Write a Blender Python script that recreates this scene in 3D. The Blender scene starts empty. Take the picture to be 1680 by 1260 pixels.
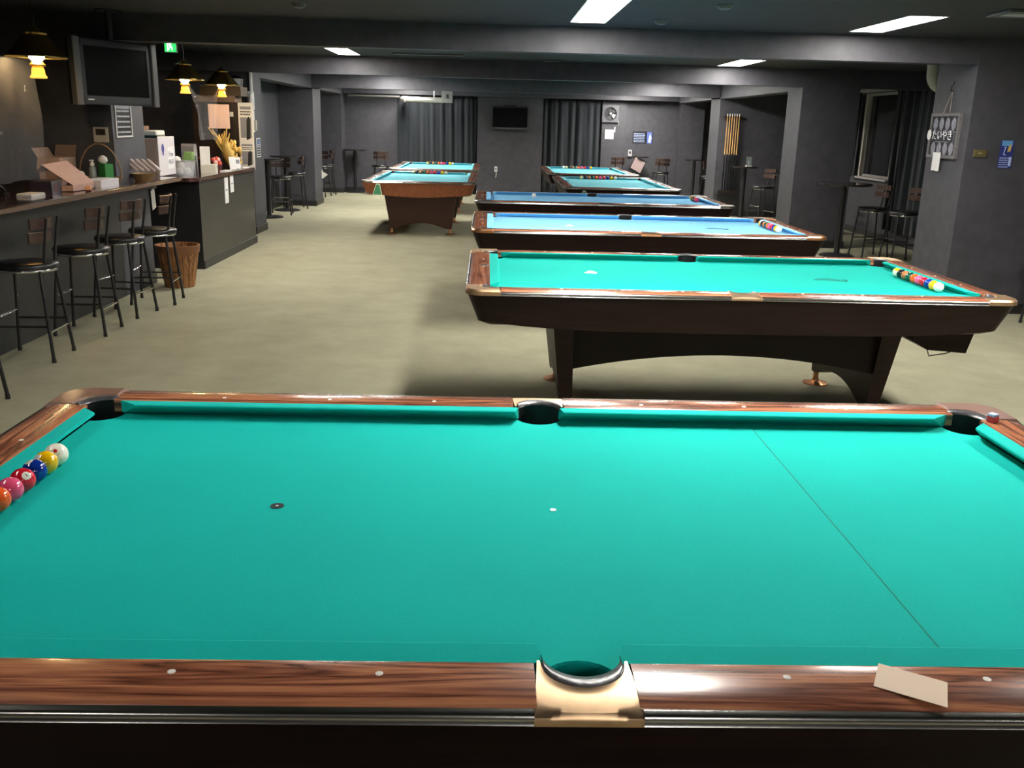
import bpy, bmesh, math, random
from mathutils import Vector, Matrix
random.seed(7)
PI = math.pi
S = bpy.context.scene
C = S.collection

# ------------------------------------------------------------------ camera, world, exposure
YAW, PITCH, ROLL = 0.0292, 0.2732, 0.0259
fw = Vector((math.sin(YAW)*math.cos(PITCH), math.cos(YAW)*math.cos(PITCH), -math.sin(PITCH)))
rt = Vector((math.cos(YAW), -math.sin(YAW), 0)); up = rt.cross(fw)
r2 = math.cos(ROLL)*rt + math.sin(ROLL)*up; u2 = -math.sin(ROLL)*rt + math.cos(ROLL)*up
cam = bpy.data.objects.new('camera', bpy.data.cameras.new('camera')); C.objects.link(cam)
cam.matrix_world = Matrix(((r2.x, u2.x, -fw.x, -0.161), (r2.y, u2.y, -fw.y, -1.9926), (r2.z, u2.z, -fw.z, 1.624), (0, 0, 0, 1)))
cam.data.sensor_width = 36; cam.data.lens = 36*1524.05/1680; cam.data.clip_start = 0.05
S.camera = cam
W = bpy.data.worlds.new('world'); S.world = W; W.use_nodes = True
W.node_tree.nodes['Background'].inputs[0].default_value = (0.5, 0.6, 0.8, 1)
W.node_tree.nodes['Background'].inputs[1].default_value = 0.004      # night outside the windows
S.view_settings.view_transform = 'Standard'; S.view_settings.look = 'None'
S.view_settings.gamma = 1; S.view_settings.use_curve_mapping = False
S.view_settings.exposure = 0.0
TUBE = 58.0       # strength of the fluorescent diffusers beyond the first table
TUBE_NEAR = 114.0   # bright tubes over the first table
BULB = 190.0        # strength of the pendant lamp chimneys

# ------------------------------------------------------------------ materials
def srgb(r, g, b):
    return tuple(((c/255)/12.92 if c/255 <= 0.04045 else ((c/255+0.055)/1.055)**2.4) for c in (r, g, b)) + (1,)
MATS = {}
def mat(name, col, rough=0.5, metal=0.0, noise=0.0, scale=40, bump=0.0, coat=0.0, stretch=None, emit=0.0, spec=0.5, sheen=0.0, alpha=1.0, trans=0.0):
    if name in MATS: return MATS[name]
    m = bpy.data.materials.new(name); m.use_nodes = True; MATS[name] = m
    nt = m.node_tree; b = nt.nodes['Principled BSDF']
    if len(col) == 3: col = tuple(col) + (1,)
    b.inputs['Base Color'].default_value = col
    b.inputs['Roughness'].default_value = rough; b.inputs['Metallic'].default_value = metal
    b.inputs['Specular IOR Level'].default_value = spec
    b.inputs['Coat Weight'].default_value = coat; b.inputs['Coat Roughness'].default_value = 0.12
    b.inputs['Sheen Weight'].default_value = sheen
    b.inputs['Alpha'].default_value = alpha; b.inputs['Transmission Weight'].default_value = trans
    if emit: b.inputs['Emission Color'].default_value = col; b.inputs['Emission Strength'].default_value = emit
    if noise or bump:
        tc = nt.nodes.new('ShaderNodeTexCoord'); mp = nt.nodes.new('ShaderNodeMapping'); n = nt.nodes.new('ShaderNodeTexNoise')
        nt.links.new(tc.outputs['Object'], mp.inputs[0]); nt.links.new(mp.outputs[0], n.inputs[0])
        if stretch: mp.inputs['Scale'].default_value = stretch
        n.inputs['Scale'].default_value = scale; n.inputs['Detail'].default_value = 5
        if noise:
            r = nt.nodes.new('ShaderNodeValToRGB'); nt.links.new(n.outputs[0], r.inputs[0])
            r.color_ramp.elements[0].position = 0.3; r.color_ramp.elements[1].position = 0.7
            r.color_ramp.elements[0].color = tuple(c*(1-noise) for c in col[:3]) + (1,)
            r.color_ramp.elements[1].color = tuple(c*(1+noise) for c in col[:3]) + (1,)
            nt.links.new(r.outputs[0], b.inputs['Base Color'])
        if bump:
            bp = nt.nodes.new('ShaderNodeBump'); bp.inputs['Strength'].default_value = bump; bp.inputs['Distance'].default_value = 0.004
            nt.links.new(n.outputs[0], bp.inputs['Height']); nt.links.new(bp.outputs[0], b.inputs['Normal'])
    return m
def wood(name, cols, axis, rough=0.22, coat=0.5, scale=7.0, stretch=0.055, spec=0.5):
    """figured veneer: noise drawn out along one axis, banded into dark grain lines"""
    if name in MATS: return MATS[name]
    m = bpy.data.materials.new(name); m.use_nodes = True; MATS[name] = m
    nt = m.node_tree; b = nt.nodes['Principled BSDF']; L = nt.links.new
    tc = nt.nodes.new('ShaderNodeTexCoord'); mp = nt.nodes.new('ShaderNodeMapping'); L(tc.outputs['Object'], mp.inputs[0])
    sc = [1.0, 1.0, 1.0]; sc[axis] = stretch; mp.inputs['Scale'].default_value = sc
    n1 = nt.nodes.new('ShaderNodeTexNoise'); n1.inputs['Scale'].default_value = scale*2.2; n1.inputs['Detail'].default_value = 6; n1.inputs['Distortion'].default_value = 1.1
    L(mp.outputs[0], n1.inputs[0])
    mu = nt.nodes.new('ShaderNodeMath'); mu.operation = 'MULTIPLY'; mu.inputs[1].default_value = 11.0; L(n1.outputs[0], mu.inputs[0])
    fr = nt.nodes.new('ShaderNodeMath'); fr.operation = 'PINGPONG'; fr.inputs[1].default_value = 1.0; L(mu.outputs[0], fr.inputs[0])
    n2 = nt.nodes.new('ShaderNodeTexNoise'); n2.inputs['Scale'].default_value = scale*28; n2.inputs['Detail'].default_value = 4; L(mp.outputs[0], n2.inputs[0])
    mx = nt.nodes.new('ShaderNodeMath'); mx.operation = 'MULTIPLY_ADD'; mx.inputs[1].default_value = 0.45
    L(n2.outputs[0], mx.inputs[0])
    m2 = nt.nodes.new('ShaderNodeMath'); m2.operation = 'MULTIPLY'; m2.inputs[1].default_value = 0.6; L(fr.outputs[0], m2.inputs[0]); L(m2.outputs[0], mx.inputs[2])
    r = nt.nodes.new('ShaderNodeValToRGB'); L(mx.outputs[0], r.inputs[0])
    e = r.color_ramp.elements; e[0].position = 0.12; e[0].color = cols[0]; e[1].position = 0.85; e[1].color = cols[2]
    k = e.new(0.42); k.color = cols[1]
    L(r.outputs[0], b.inputs['Base Color'])
    b.inputs['Roughness'].default_value = rough; b.inputs['Coat Weight'].default_value = coat; b.inputs['Coat Roughness'].default_value = 0.1
    b.inputs['Specular IOR Level'].default_value = spec
    return m
def cloth(name, col):
    if name in MATS: return MATS[name]
    m = bpy.data.materials.new(name); m.use_nodes = True; MATS[name] = m
    nt = m.node_tree; b = nt.nodes['Principled BSDF']; L = nt.links.new
    tc = nt.nodes.new('ShaderNodeTexCoord')
    n = nt.nodes.new('ShaderNodeTexNoise'); n.inputs['Scale'].default_value = 420; n.inputs['Detail'].default_value = 3; L(tc.outputs['Object'], n.inputs[0])
    n2 = nt.nodes.new('ShaderNodeTexNoise'); n2.inputs['Scale'].default_value = 2.3; n2.inputs['Detail'].default_value = 6; L(tc.outputs['Object'], n2.inputs[0])
    ad = nt.nodes.new('ShaderNodeMath'); ad.operation = 'MULTIPLY_ADD'; ad.inputs[1].default_value = 0.6; L(n2.outputs[0], ad.inputs[0]); L(n.outputs[0], ad.inputs[2])
    r = nt.nodes.new('ShaderNodeValToRGB'); L(ad.outputs[0], r.inputs[0])
    r.color_ramp.elements[0].position = 0.45; r.color_ramp.elements[0].color = tuple(c*0.88 for c in col[:3]) + (1,)
    r.color_ramp.elements[1].position = 1.15 if False else 1.0; r.color_ramp.elements[1].color = tuple(min(1, c*1.10+0.001) for c in col[:3]) + (1,)
    L(r.outputs[0], b.inputs['Base Color']); b.inputs['Roughness'].default_value = 0.95; b.inputs['Specular IOR Level'].default_value = 0.15
    bp = nt.nodes.new('ShaderNodeBump'); bp.inputs['Strength'].default_value = 0.12; bp.inputs['Distance'].default_value = 0.0015
    L(n.outputs[0], bp.inputs['Height']); L(bp.outputs[0], b.inputs['Normal'])
    return m

M_WALL = mat('black_wall_paint', (0.048, 0.047, 0.055), 0.6, noise=0.18, scale=9, bump=0.15)
M_CEIL = mat('black_ceiling_paint', (0.021, 0.021, 0.021), 0.75, noise=0.2, scale=14)
M_BASE = mat('black_vinyl_baseboard', (0.018, 0.018, 0.019), 0.4)
M_CARPET = mat('olive_carpet', (0.300, 0.285, 0.195), 0.95, noise=0.13, scale=2.6, bump=0.0, spec=0.1)
def _carpet():
    nt = M_CARPET.node_tree; b = nt.nodes['Principled BSDF']; L = nt.links.new
    n = [x for x in nt.nodes if x.type == 'TEX_NOISE'][0]; n.inputs['Detail'].default_value = 9; n.inputs['Roughness'].default_value = 0.68
    tc = [x for x in nt.nodes if x.type == 'TEX_COORD'][0]
    f = nt.nodes.new('ShaderNodeTexNoise'); f.inputs['Scale'].default_value = 260; L(tc.outputs['Object'], f.inputs[0])
    bp = nt.nodes.new('ShaderNodeBump'); bp.inputs['Strength'].default_value = 0.4; bp.inputs['Distance'].default_value = 0.006
    L(f.outputs[0], bp.inputs['Height']); L(bp.outputs[0], b.inputs['Normal'])
_carpet()
ROSE = (srgb(60, 28, 18), srgb(132, 78, 56), srgb(186, 122, 86))
M_RX = wood('rosewood_long_grain', ROSE, 0); M_RY = wood('rosewood_cross_grain', ROSE, 1)
BROWN = (srgb(104, 54, 28), srgb(128, 70, 38), srgb(142, 82, 48))
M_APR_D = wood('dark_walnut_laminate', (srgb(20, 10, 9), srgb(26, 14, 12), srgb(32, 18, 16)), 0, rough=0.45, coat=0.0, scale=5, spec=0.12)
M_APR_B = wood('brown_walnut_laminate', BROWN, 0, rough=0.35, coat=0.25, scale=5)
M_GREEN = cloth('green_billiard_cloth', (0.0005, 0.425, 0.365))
M_GREEN2 = cloth('toned_down_green_billiard_cloth', (0.0005, 0.365, 0.305))  # same cloth colour darkened to offset the strong light on the second table
M_BLUE = cloth('blue_billiard_cloth', (0.20, 0.50, 0.78))
M_CYAN = cloth('teal_blue_billiard_cloth', (0.20, 0.66, 0.76))
M_CHROME = mat('aluminium_trim', (0.42, 0.40, 0.38), 0.22, 1.0)
M_GOLD = mat('bronze_casting', (0.62, 0.42, 0.25), 0.40, 1.0, noise=0.12, scale=30)
M_COPPER = mat('copper_casting', (0.68, 0.34, 0.17), 0.32, 1.0)
M_STEEL = mat('dull_steel_casting', (0.32, 0.30, 0.28), 0.35, 1.0)
M_LEATHER = mat('black_pocket_leather', (0.006, 0.006, 0.007), 0.6)
M_LINER = mat('grey_pocket_liner', (0.05, 0.047, 0.05), 0.3, noise=0.3, scale=60, bump=0.3)
M_PEARL = mat('pearl_sight', (0.85, 0.80, 0.74), 0.25)
M_BLACK = mat('black_plastic', (0.012, 0.012, 0.013), 0.35)
M_GLOSSB = mat('gloss_black_glass', (0.004, 0.004, 0.005), 0.06)
M_BLKMET = mat('black_painted_steel', (0.014, 0.014, 0.015), 0.32)
M_SEAT = mat('black_vinyl_seat', (0.010, 0.010, 0.011), 0.35)
M_SLAT = mat('dark_stained_slat', (0.055, 0.030, 0.022), 0.35, noise=0.2, scale=30)
M_BRIGHT = mat('bright_steel', (0.75, 0.74, 0.72), 0.18, 1.0)
M_WHITE = mat('white_paper', (0.80, 0.79, 0.77), 0.7)
M_PAPERB = mat('cream_masking_paper', (0.80, 0.62, 0.46), 0.75)
M_CARD = mat('tan_cardboard', (0.44, 0.29, 0.22), 0.8, noise=0.08, scale=20)
M_CARD2 = mat('brown_cardboard', (0.22, 0.14, 0.10), 0.8, noise=0.1, scale=20)
M_PLWHITE = mat('white_plastic', (0.72, 0.70, 0.68), 0.4)
M_BEIGE = mat('beige_plastic', (0.42, 0.38, 0.32), 0.5)
M_WICKER = mat('wicker', (0.25, 0.15, 0.06), 0.7, noise=0.4, scale=90, bump=0.6)
M_SHEET = mat('clear_plastic_sheet', (0.75, 0.73, 0.75), 0.06, alpha=0.11, spec=1.0)
M_CLEAR = mat('clear_acrylic', (0.8, 0.82, 0.85), 0.06, alpha=0.30, spec=0.7)
M_GREENP = mat('green_plastic', (0.03, 0.24, 0.05), 0.5)
M_COUNTER = wood('red_brown_bar_top', (srgb(42, 24, 21), srgb(62, 38, 33), srgb(80, 52, 45)), 1, rough=0.16, coat=0.8, scale=4)
M_BARFRONT = mat('dark_bar_panel', (0.022, 0.023, 0.022), 0.45, noise=0.15, scale=8)
M_BOXFRONT = wood('dark_grey_veneer_panel', (srgb(40, 38, 34), srgb(49, 47, 42), srgb(56, 54, 48)), 1, rough=0.4, coat=0.1, scale=6)
M_CURT = mat('black_curtain_cloth', (0.013, 0.017, 0.022), 0.9, sheen=0.15)
M_SILVER = mat('silver_duct_foil', (0.62, 0.61, 0.58), 0.34, 0.9, noise=0.15, scale=30, bump=0.3)
M_AMBER = mat('amber_lamp_glass', (0.95, 0.42, 0.06), 0.15, emit=1.8)
M_GLOW = mat('lit_lamp_chimney', (1.0, 0.72, 0.36), 0.3, emit=BULB)
M_SHADE = mat('antique_brass_shade', (0.42, 0.30, 0.10), 0.22, 1.0)
M_DIFF = mat('lit_fluorescent_diffuser', (1.0, 0.97, 0.92), 0.5, emit=TUBE)
M_DIFF2 = mat('lit_dim_fluorescent_diffuser', (1.0, 0.97, 0.92), 0.5, emit=TUBE_NEAR)
M_DIFF3 = mat('lit_faint_fluorescent_diffuser', (1.0, 0.97, 0.92), 0.5, emit=12.0)
M_DIFF4 = mat('lit_half_fluorescent_diffuser', (1.0, 0.97, 0.92), 0.5, emit=50.0)
M_DIFF5 = mat('lit_bright_fluorescent_diffuser', (1.0, 0.97, 0.92), 0.5, emit=130.0)
M_HOUS = mat('white_enamel_housing', (0.75, 0.75, 0.74), 0.4)

# ------------------------------------------------------------------ mesh builder
class MB:
    def __init__(s): s.v = []; s.f = []
    def add(s, vs, fs):
        o = len(s.v); s.v += [tuple(v) for v in vs]; s.f += [tuple(i+o for i in f) for f in fs]; return s
    def box(s, x0, x1, y0, y1, z0, z1):
        v = [(x, y, z) for z in (z0, z1) for y in (y0, y1) for x in (x0, x1)]
        return s.add(v, [(0,2,3,1),(4,5,7,6),(0,1,5,4),(2,6,7,3),(0,4,6,2),(1,3,7,5)])
    def bevbox(s, x0, x1, y0, y1, z0, z1, b=0.004):
        p = [(x0+b,y0),(x1-b,y0),(x1,y0+b),(x1,y1-b),(x1-b,y1),(x0+b,y1),(x0,y1-b),(x0,y0+b)]
        return s.slab(p, z0, z1, b)
    def slab(s, poly, z0, z1, b=0.0, bottom=True):
        """horizontal plate from a counter-clockwise outline, with a bevelled top edge"""
        n = len(poly); vs = [(x, y, z0) for x, y in poly]; fs = []
        if b:
            vs += [(x, y, z1-b) for x, y in poly]; ins = []
            for i in range(n):
                a, p, q = Vector(poly[i-1]), Vector(poly[i]), Vector(poly[(i+1) % n])
                d1 = (p-a).normalized(); d2 = (q-p).normalized()
                n1 = Vector((-d1.y, d1.x)); n2 = Vector((-d2.y, d2.x)); m = n1+n2
                m = m/max(0.35, m.dot(n1)) if m.length > 1e-6 else n1
                ins.append(p+m*b)
            vs += [(p.x, p.y, z1) for p in ins]; k = 2
        else: vs += [(x, y, z1) for x, y in poly]; k = 1
        for L in range(k):
            for i in range(n):
                j = (i+1) % n; fs.append((L*n+i, L*n+j, (L+1)*n+j, (L+1)*n+i))
        fs.append(tuple(range(k*n, (k+1)*n)))
        if bottom: fs.append(tuple(reversed(range(n))))
        return s.add(vs, fs)
    def loft(s, rings, cap0=True, cap1=True, closed=True):
        n = len(rings[0]); vs = [p for r in rings for p in r]; fs = []
        for L in range(len(rings)-1):
            for i in range(n if closed else n-1):
                j = (i+1) % n; fs.append((L*n+i, L*n+j, (L+1)*n+j, (L+1)*n+i))
        if cap0: fs.append(tuple(reversed(range(n))))
        if cap1: fs.append(tuple(range((len(rings)-1)*n, len(rings)*n)))
        return s.add(vs, fs)
    def lathe(s, prof, n=20, c=(0, 0, 0), rot=0.0, cap0=True, cap1=True):
        rings = [[(c[0]+r*math.cos(rot+2*PI*i/n), c[1]+r*math.sin(rot+2*PI*i/n), c[2]+z) for i in range(n)] for r, z in prof]
        return s.loft(rings, cap0, cap1)
    def cyl(s, r, z0, z1, n=16, c=(0, 0)): return s.lathe([(r, z0), (r, z1)], n, (c[0], c[1], 0))
    def tube(s, pts, r, n=8, closed=False, caps=True):
        P = [Vector(p) for p in pts]; R = r if isinstance(r, (list, tuple)) else [r]*len(P); rings = []
        N = None
        for i, p in enumerate(P):
            a = P[i-1] if (i > 0 or closed) else p; b = P[(i+1) % len(P)] if (i < len(P)-1 or closed) else p
            t = (b-a).normalized()
            if N is None: N = t.orthogonal().normalized()
            N = (N - t*N.dot(t)); N = N.normalized() if N.length > 1e-6 else t.orthogonal().normalized()
            B = t.cross(N)
            rings.append([tuple(p + R[i]*(math.cos(2*PI*k/n)*N + math.sin(2*PI*k/n)*B)) for k in range(n)])
        if closed: rings.append(rings[0])
        return s.loft(rings, caps and not closed, caps and not closed)
    def sphere(s, r, c=(0, 0, 0), n=20, m=12):
        prof = [(max(1e-4, r*math.sin(PI*i/m)), -r*math.cos(PI*i/m)) for i in range(m+1)]
        return s.lathe(prof, n, c)
    def prism(s, prof, x0, x1, axis='x', shear=None):
        """profile in the two other axes swept along an axis; shear(u,v) may give own (a0,a1) per profile point"""
        n = len(prof); vs = []
        for e in (0, 1):
            for (u, w) in prof:
                a = (shear(u, w)[e] if shear else (x0, x1)[e])
                vs.append((a, u, w) if axis == 'x' else (u, a, w) if axis == 'y' else (u, w, a))
        fs = [(i, (i+1) % n, n+(i+1) % n, n+i) for i in range(n)] + [tuple(reversed(range(n))), tuple(range(n, 2*n))]
        return s.add(vs, fs)
    def quad(s, a, b, c, d): return s.add([a, b, c, d], [(0, 1, 2, 3)])
    def xf(s, M): s.v = [tuple(M @ Vector(v)) for v in s.v]; return s
    def mesh(s, name, smooth=None):
        me = bpy.data.meshes.new(name); me.from_pydata(s.v, [], s.f)
        bm = bmesh.new(); bm.from_mesh(me); bmesh.ops.remove_doubles(bm, verts=bm.verts, dist=1e-6)
        bmesh.ops.recalc_face_normals(bm, faces=bm.faces)
        bmesh.ops.triangulate(bm, faces=[f for f in bm.faces if len(f.verts) > 4])
        bm.to_mesh(me); bm.free()
        if smooth is not None:
            me.shade_smooth()
            if smooth: me.set_sharp_from_angle(angle=math.radians(smooth))
        me.materials.append(M_WHITE)
        return me
def place(name, me, m, parent=None, loc=(0, 0, 0), rot=(0, 0, 0)):
    o = bpy.data.objects.new(name, me); C.objects.link(o); o.parent = parent; o.location = loc; o.rotation_euler = rot
    o.material_slots[0].link = 'OBJECT'; o.material_slots[0].material = m
    return o
def part(name, mb, m, parent=None, smooth=None, loc=(0, 0, 0), rot=(0, 0, 0)):
    return place(name, mb.mesh(name, smooth), m, parent, loc, rot)
def tag(o, label, cat, group=None):
    o['label'] = label; o['category'] = cat
    if group: o['group'] = group
    return o
def thing(name, label, cat, loc=(0, 0, 0), rz=0.0, group=None):
    o = bpy.data.objects.new(name, None); C.objects.link(o); o.empty_display_size = 0.1
    o.location = loc; o.rotation_euler = (0, 0, rz)
    return tag(o, label, cat, group)
def struct(name, mb, m, parent=None, smooth=None):
    o = part(name, mb, m, parent, smooth); o['kind'] = 'structure'; return o
def dup(root, loc, rz, label, group=None):
    r = root.copy(); C.objects.link(r); r.location = loc; r.rotation_euler = (0, 0, rz); r['label'] = label
    if group: r['group'] = group
    for ch in list(root.children):
        c = ch.copy(); C.objects.link(c); c.parent = r
        for g in ch.children:
            d = g.copy(); C.objects.link(d); d.parent = c
    return r
TEXTS = {}
def text_mesh(s, size, ext=0.0004, align='CENTER'):
    k = (s, size, ext)
    if k in TEXTS: return TEXTS[k]
    cu = bpy.data.curves.new('lettering', 'FONT'); cu.body = s; cu.size = size; cu.extrude = ext
    cu.align_x = align; cu.align_y = 'CENTER'; cu.resolution_u = 3
    o = bpy.data.objects.new('lettering', cu); C.objects.link(o)
    me = bpy.data.meshes.new_from_object(o.evaluated_get(bpy.context.evaluated_depsgraph_get()))
    bpy.data.objects.remove(o); me.materials.clear(); me.materials.append(M_WHITE); TEXTS[k] = me
    return me
def basis(right, upv, origin):
    """matrix whose local x is right, y is up, z is out of the face"""
    r = Vector(right).normalized(); u = Vector(upv).normalized(); n = r.cross(u)
    return Matrix(((r.x, u.x, n.x, origin[0]), (r.y, u.y, n.y, origin[1]), (r.z, u.z, n.z, origin[2]), (0, 0, 0, 1)))

# ------------------------------------------------------------------ the room
LIGHTS = [(0.49, 0.77, 4.55, 6.22, 'long lit ceiling light over the second green table, at the top edge'),
          (2.87, 3.14, 5.15, 6.32, 'lit ceiling light above the right end of the second green table'),
          (-2.18, -1.91, 9.95, 11.05, 'lit ceiling light over the left aisle, in front of the second beam'),
          (2.90, 3.20, 10.0, 11.2, 'small lit ceiling light at right, beyond the first beam')]
HIDDEN = [(-2.18, -1.91, 14.6, 15.8), (2.90, 3.20, 14.6, 15.8), (-2.18, -1.91, 18.4, 19.6), (2.9, 3.2, 18.4, 19.6),
          (0.50, 0.78, 1.3, 2.55), (-2.55, -2.25, -0.5, 0.75), (2.9, 3.2, 1.2, 2.45),
          (-2.2, -1.9, 7.2, 8.4),
          (0.50, 0.78, -4.6, -3.35), (-2.25, -1.95, -4.6, -3.35), (2.9, 3.2, -4.6, -3.35)]  # last row: unseen lamps added behind the camera as frontal fill
ZC = 2.45
struct('floor', MB().box(-5.8, 6.2, -6.5, 20.7, -0.1, 0), M_CARPET)
# ceiling: cells between the recesses of the lights
hs = [h[:4] for h in LIGHTS] + HIDDEN
xs = sorted({-5.8, 6.2} | {h[0] for h in hs} | {h[1] for h in hs}); ys = sorted({-6.5, 20.7} | {h[2] for h in hs} | {h[3] for h in hs})
cm = MB()
for i in range(len(xs)-1):
    run = None
    for j in range(len(ys)-1):
        cx, cy = (xs[i]+xs[i+1])/2, (ys[j]+ys[j+1])/2
        hole = any(a < cx < b and c < cy < d for a, b, c, d in hs)
        if hole:
            if run is not None: cm.box(xs[i], xs[i+1], run, ys[j], ZC, ZC+0.2)
            run = None
        elif run is None: run = ys[j]
    if run is not None: cm.box(xs[i], xs[i+1], run, ys[-1], ZC, ZC+0.2)
struct('ceiling', cm, M_CEIL)
struct('wall_front', MB().box(-5.8, 6.2, -6.6, -6.5, 0, ZC), M_WALL)
struct('wall_left', MB().box(-5.9, -5.8, -6.6, 11.56, 0, ZC), M_WALL)
struct('wall_left', MB().box(-4.4, -4.15, 12.2, 20.5, 0, ZC), M_WALL)
# right wall with the window opening in the alcove
WY0, WY1, WZ0, WZ1 = 12.55, 13.72, 0.93, 2.24
struct('wall_right', MB().box(6.0, 6.2, -6.6, WY0, 0, ZC).box(6.0, 6.2, WY1, 20.7, 0, ZC).box(6.0, 6.2, WY0, WY1, 0, WZ0).box(6.0, 6.2, WY0, WY1, WZ1, ZC), M_WALL)
struct('wall_right', MB().box(4.15, 6.0, 6.6, 7.36, 0, ZC), M_WALL)
struct('wall_right', MB().box(4.15, 4.96, 11.4, 12.05, 0, ZC), M_WALL)
struct('wall_right', MB().box(4.15, 6.0, 16.15, 16.9, 0, ZC), M_WALL)
struct('wall_back', MB().box(-4.4, 6.2, 20.42, 20.6, 0, ZC), M_WALL)
struct('wall_back', MB().box(-0.46, 1.04, 20.15, 20.42, 0, ZC), M_WALL)
struct('wall_back', MB().box(4.2, 4.75, 20.1, 20.42, 0, ZC), M_WALL)
struct('wall_back', MB().box(-4.15, -3.52, 19.85, 20.42, 0, ZC), M_WALL)
struct('wall_back', MB().box(2.42, 2.98, 20.3, 20.42, 0, ZC), M_WALL)
struct('wall_left', MB().box(-5.8, -3.5, 6.6, 7.37, 0, ZC), M_WALL)
struct('wall_left', MB().box(-5.8, -3.5, 11.56, 12.2, 0, ZC), M_WALL)
struct('wall_left', MB().box(-4.15, -3.5, 16.27, 17.1, 0, ZC), M_WALL)
for n, (y0, y1, z0) in enumerate([(6.61, 6.80, 2.232), (11.41, 11.62, 2.215), (16.2, 16.42, 2.185)]):
    struct('trim_%d' % (n+1), MB().box(-5.8, 6.0, y0, y1, z0, ZC), M_WALL)
struct('trim_4', MB().box(-3.5, 4.2, 20.05, 20.15, 2.20, ZC), M_WALL)
struct('trim_5', MB().box(4.15, 4.4, 12.05, 20.1, 2.17, ZC), M_WALL)
struct('trim_6', MB().box(-3.75, -3.5, 12.2, 19.9, 2.17, ZC), M_WALL)
def bb(name, x0, x1, y0, y1): struct(name, MB().box(x0, x1, y0, y1, 0, 0.10), M_BASE)
bb('baseboard_left', -3.5, -3.485, 11.545, 12.2); bb('baseboard_left', -3.5, -3.485, 16.255, 17.1); bb('baseboard_left', -4.15, -3.485, 16.255, 16.27)
bb('baseboard_left', -4.15, -4.135, 12.2, 16.255); bb('baseboard_left', -4.15, -3.505, 19.835, 19.85); bb('baseboard_left', -3.52, -3.505, 19.85, 20.42)
bb('baseboard_right', 5.985, 6.0, 7.36, 16.135); bb('baseboard_right', 4.135, 4.975, 11.385, 11.4)
bb('baseboard_right', 4.135, 4.15, 11.4, 12.05); bb('baseboard_right', 4.135, 4.15, 6.6, 7.36); bb('baseboard_right', 4.135, 6.0, 6.585, 6.6)
bb('baseboard_right', 4.135, 6.0, 16.135, 16.15); bb('baseboard_right', 4.135, 4.15, 16.15, 16.9)
bb('baseboard_back', -3.5, -0.47, 20.405, 20.42); bb('baseboard_back', -0.47, 1.05, 20.135, 20.15)
bb('baseboard_back', 1.05, 2.42, 20.405, 20.42); bb('baseboard_back', 2.99, 4.2, 20.405, 20.42); bb('baseboard_left', -3.5, -3.485, 7.0, 7.37)
# window_1 in the right alcove: aluminium frame, dark pane, sill
w = struct('window_1', MB().box(6.03, 6.09, WY0, WY0+0.04, WZ0, WZ1).box(6.03, 6.09, WY1-0.04, WY1, WZ0, WZ1).box(6.03, 6.09, WY0+0.04, WY1-0.04, WZ0, WZ0+0.04).box(6.03, 6.09, WY0+0.04, WY1-0.04, WZ1-0.04, WZ1),
           mat('grey_aluminium_frame', (0.45, 0.43, 0.40), 0.4, 0.2))
part('pane', MB().box(6.055, 6.065, WY0+0.04, WY1-0.04, WZ0+0.04, WZ1-0.04), mat('dark_window_glass', (0.02, 0.02, 0.022), 0.05), w)
part('sill', MB().bevbox(5.93, 6.03, WY0-0.04, WY1+0.04, WZ0-0.03, WZ0, 0.006), mat('grey_sill_paint', (0.60, 0.57, 0.52), 0.5), w)
part('side_casing', MB().box(5.985, 6.03, WY1-0.01, WY1+0.07, WZ0, WZ1), mat('grey_sill_paint', (0.60, 0.57, 0.52), 0.5), w)
part('side_casing', MB().box(5.985, 6.03, WY0-0.02, WY0+0.005, WZ0, WZ1), mat('grey_sill_paint', (0.60, 0.57, 0.52), 0.5), w)
part('curtain_rail', MB().box(5.90, 5.94, WY0-0.05, WY1+0.22, WZ1+0.01, WZ1+0.06).box(5.90, 6.0, WY1+0.16, WY1+0.20, WZ1-0.03, WZ1+0.06), mat('grey_aluminium_frame', (0.45, 0.43, 0.40), 0.4, 0.2), w)

def ceiling_light(x0, x1, y0, y1, label, near=0):
    t = thing('ceiling_light', label, 'light', ((x0+x1)/2, (y0+y1)/2, ZC), 0, 'recessed fluorescent ceiling lights')
    a, b = (x1-x0)/2, (y1-y0)/2
    h = MB().box(-a-0.01, a+0.01, -b-0.01, b+0.01, 0.10, 0.12)
    h.box(-a-0.01, -a, -b, b, -0.004, 0.10).box(a, a+0.01, -b, b, -0.004, 0.10).box(-a-0.01, a+0.01, -b-0.01, -b, -0.004, 0.10).box(-a-0.01, a+0.01, b, b+0.01, -0.004, 0.10)
    part('housing', h, M_HOUS, t)
    part('diffuser', MB().box(-a, a, -b, b, 0.050, 0.056).box(-a, -a+0.003, -b+0.01, b, 0.004, 0.050).box(a-0.003, a, -b+0.01, b, 0.004, 0.050).box(-a+0.003, a-0.003, b-0.003, b, 0.004, 0.050), (M_DIFF, M_DIFF2, M_DIFF3, M_DIFF4, M_DIFF5)[near], t)
for l in LIGHTS: ceiling_light(*l)
nm = ['hidden by the second beam at left', 'hidden by the second beam at right', 'hidden behind the third beam at left', 'hidden behind the third beam at right', 'above the foreground green table, out of frame', 'above the left end of the foreground table, out of frame', 'above the right end of the foreground table, out of frame']
nm += ['over the left aisle, hidden behind the first beam',
       'added as front fill behind the camera at middle, out of frame', 'added as front fill behind the camera at left, out of frame', 'added as front fill behind the camera at right, out of frame']
for h, k in zip(HIDDEN, nm): ceiling_light(*h, 'lit ceiling light ' + k, (3 if 0 < h[0] < 1 else 2) if h[2] < -2 else (2 if h[0] < -1 else 1) if h[2] < 3 else 3 if h[2] < 9 else 4)

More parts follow.
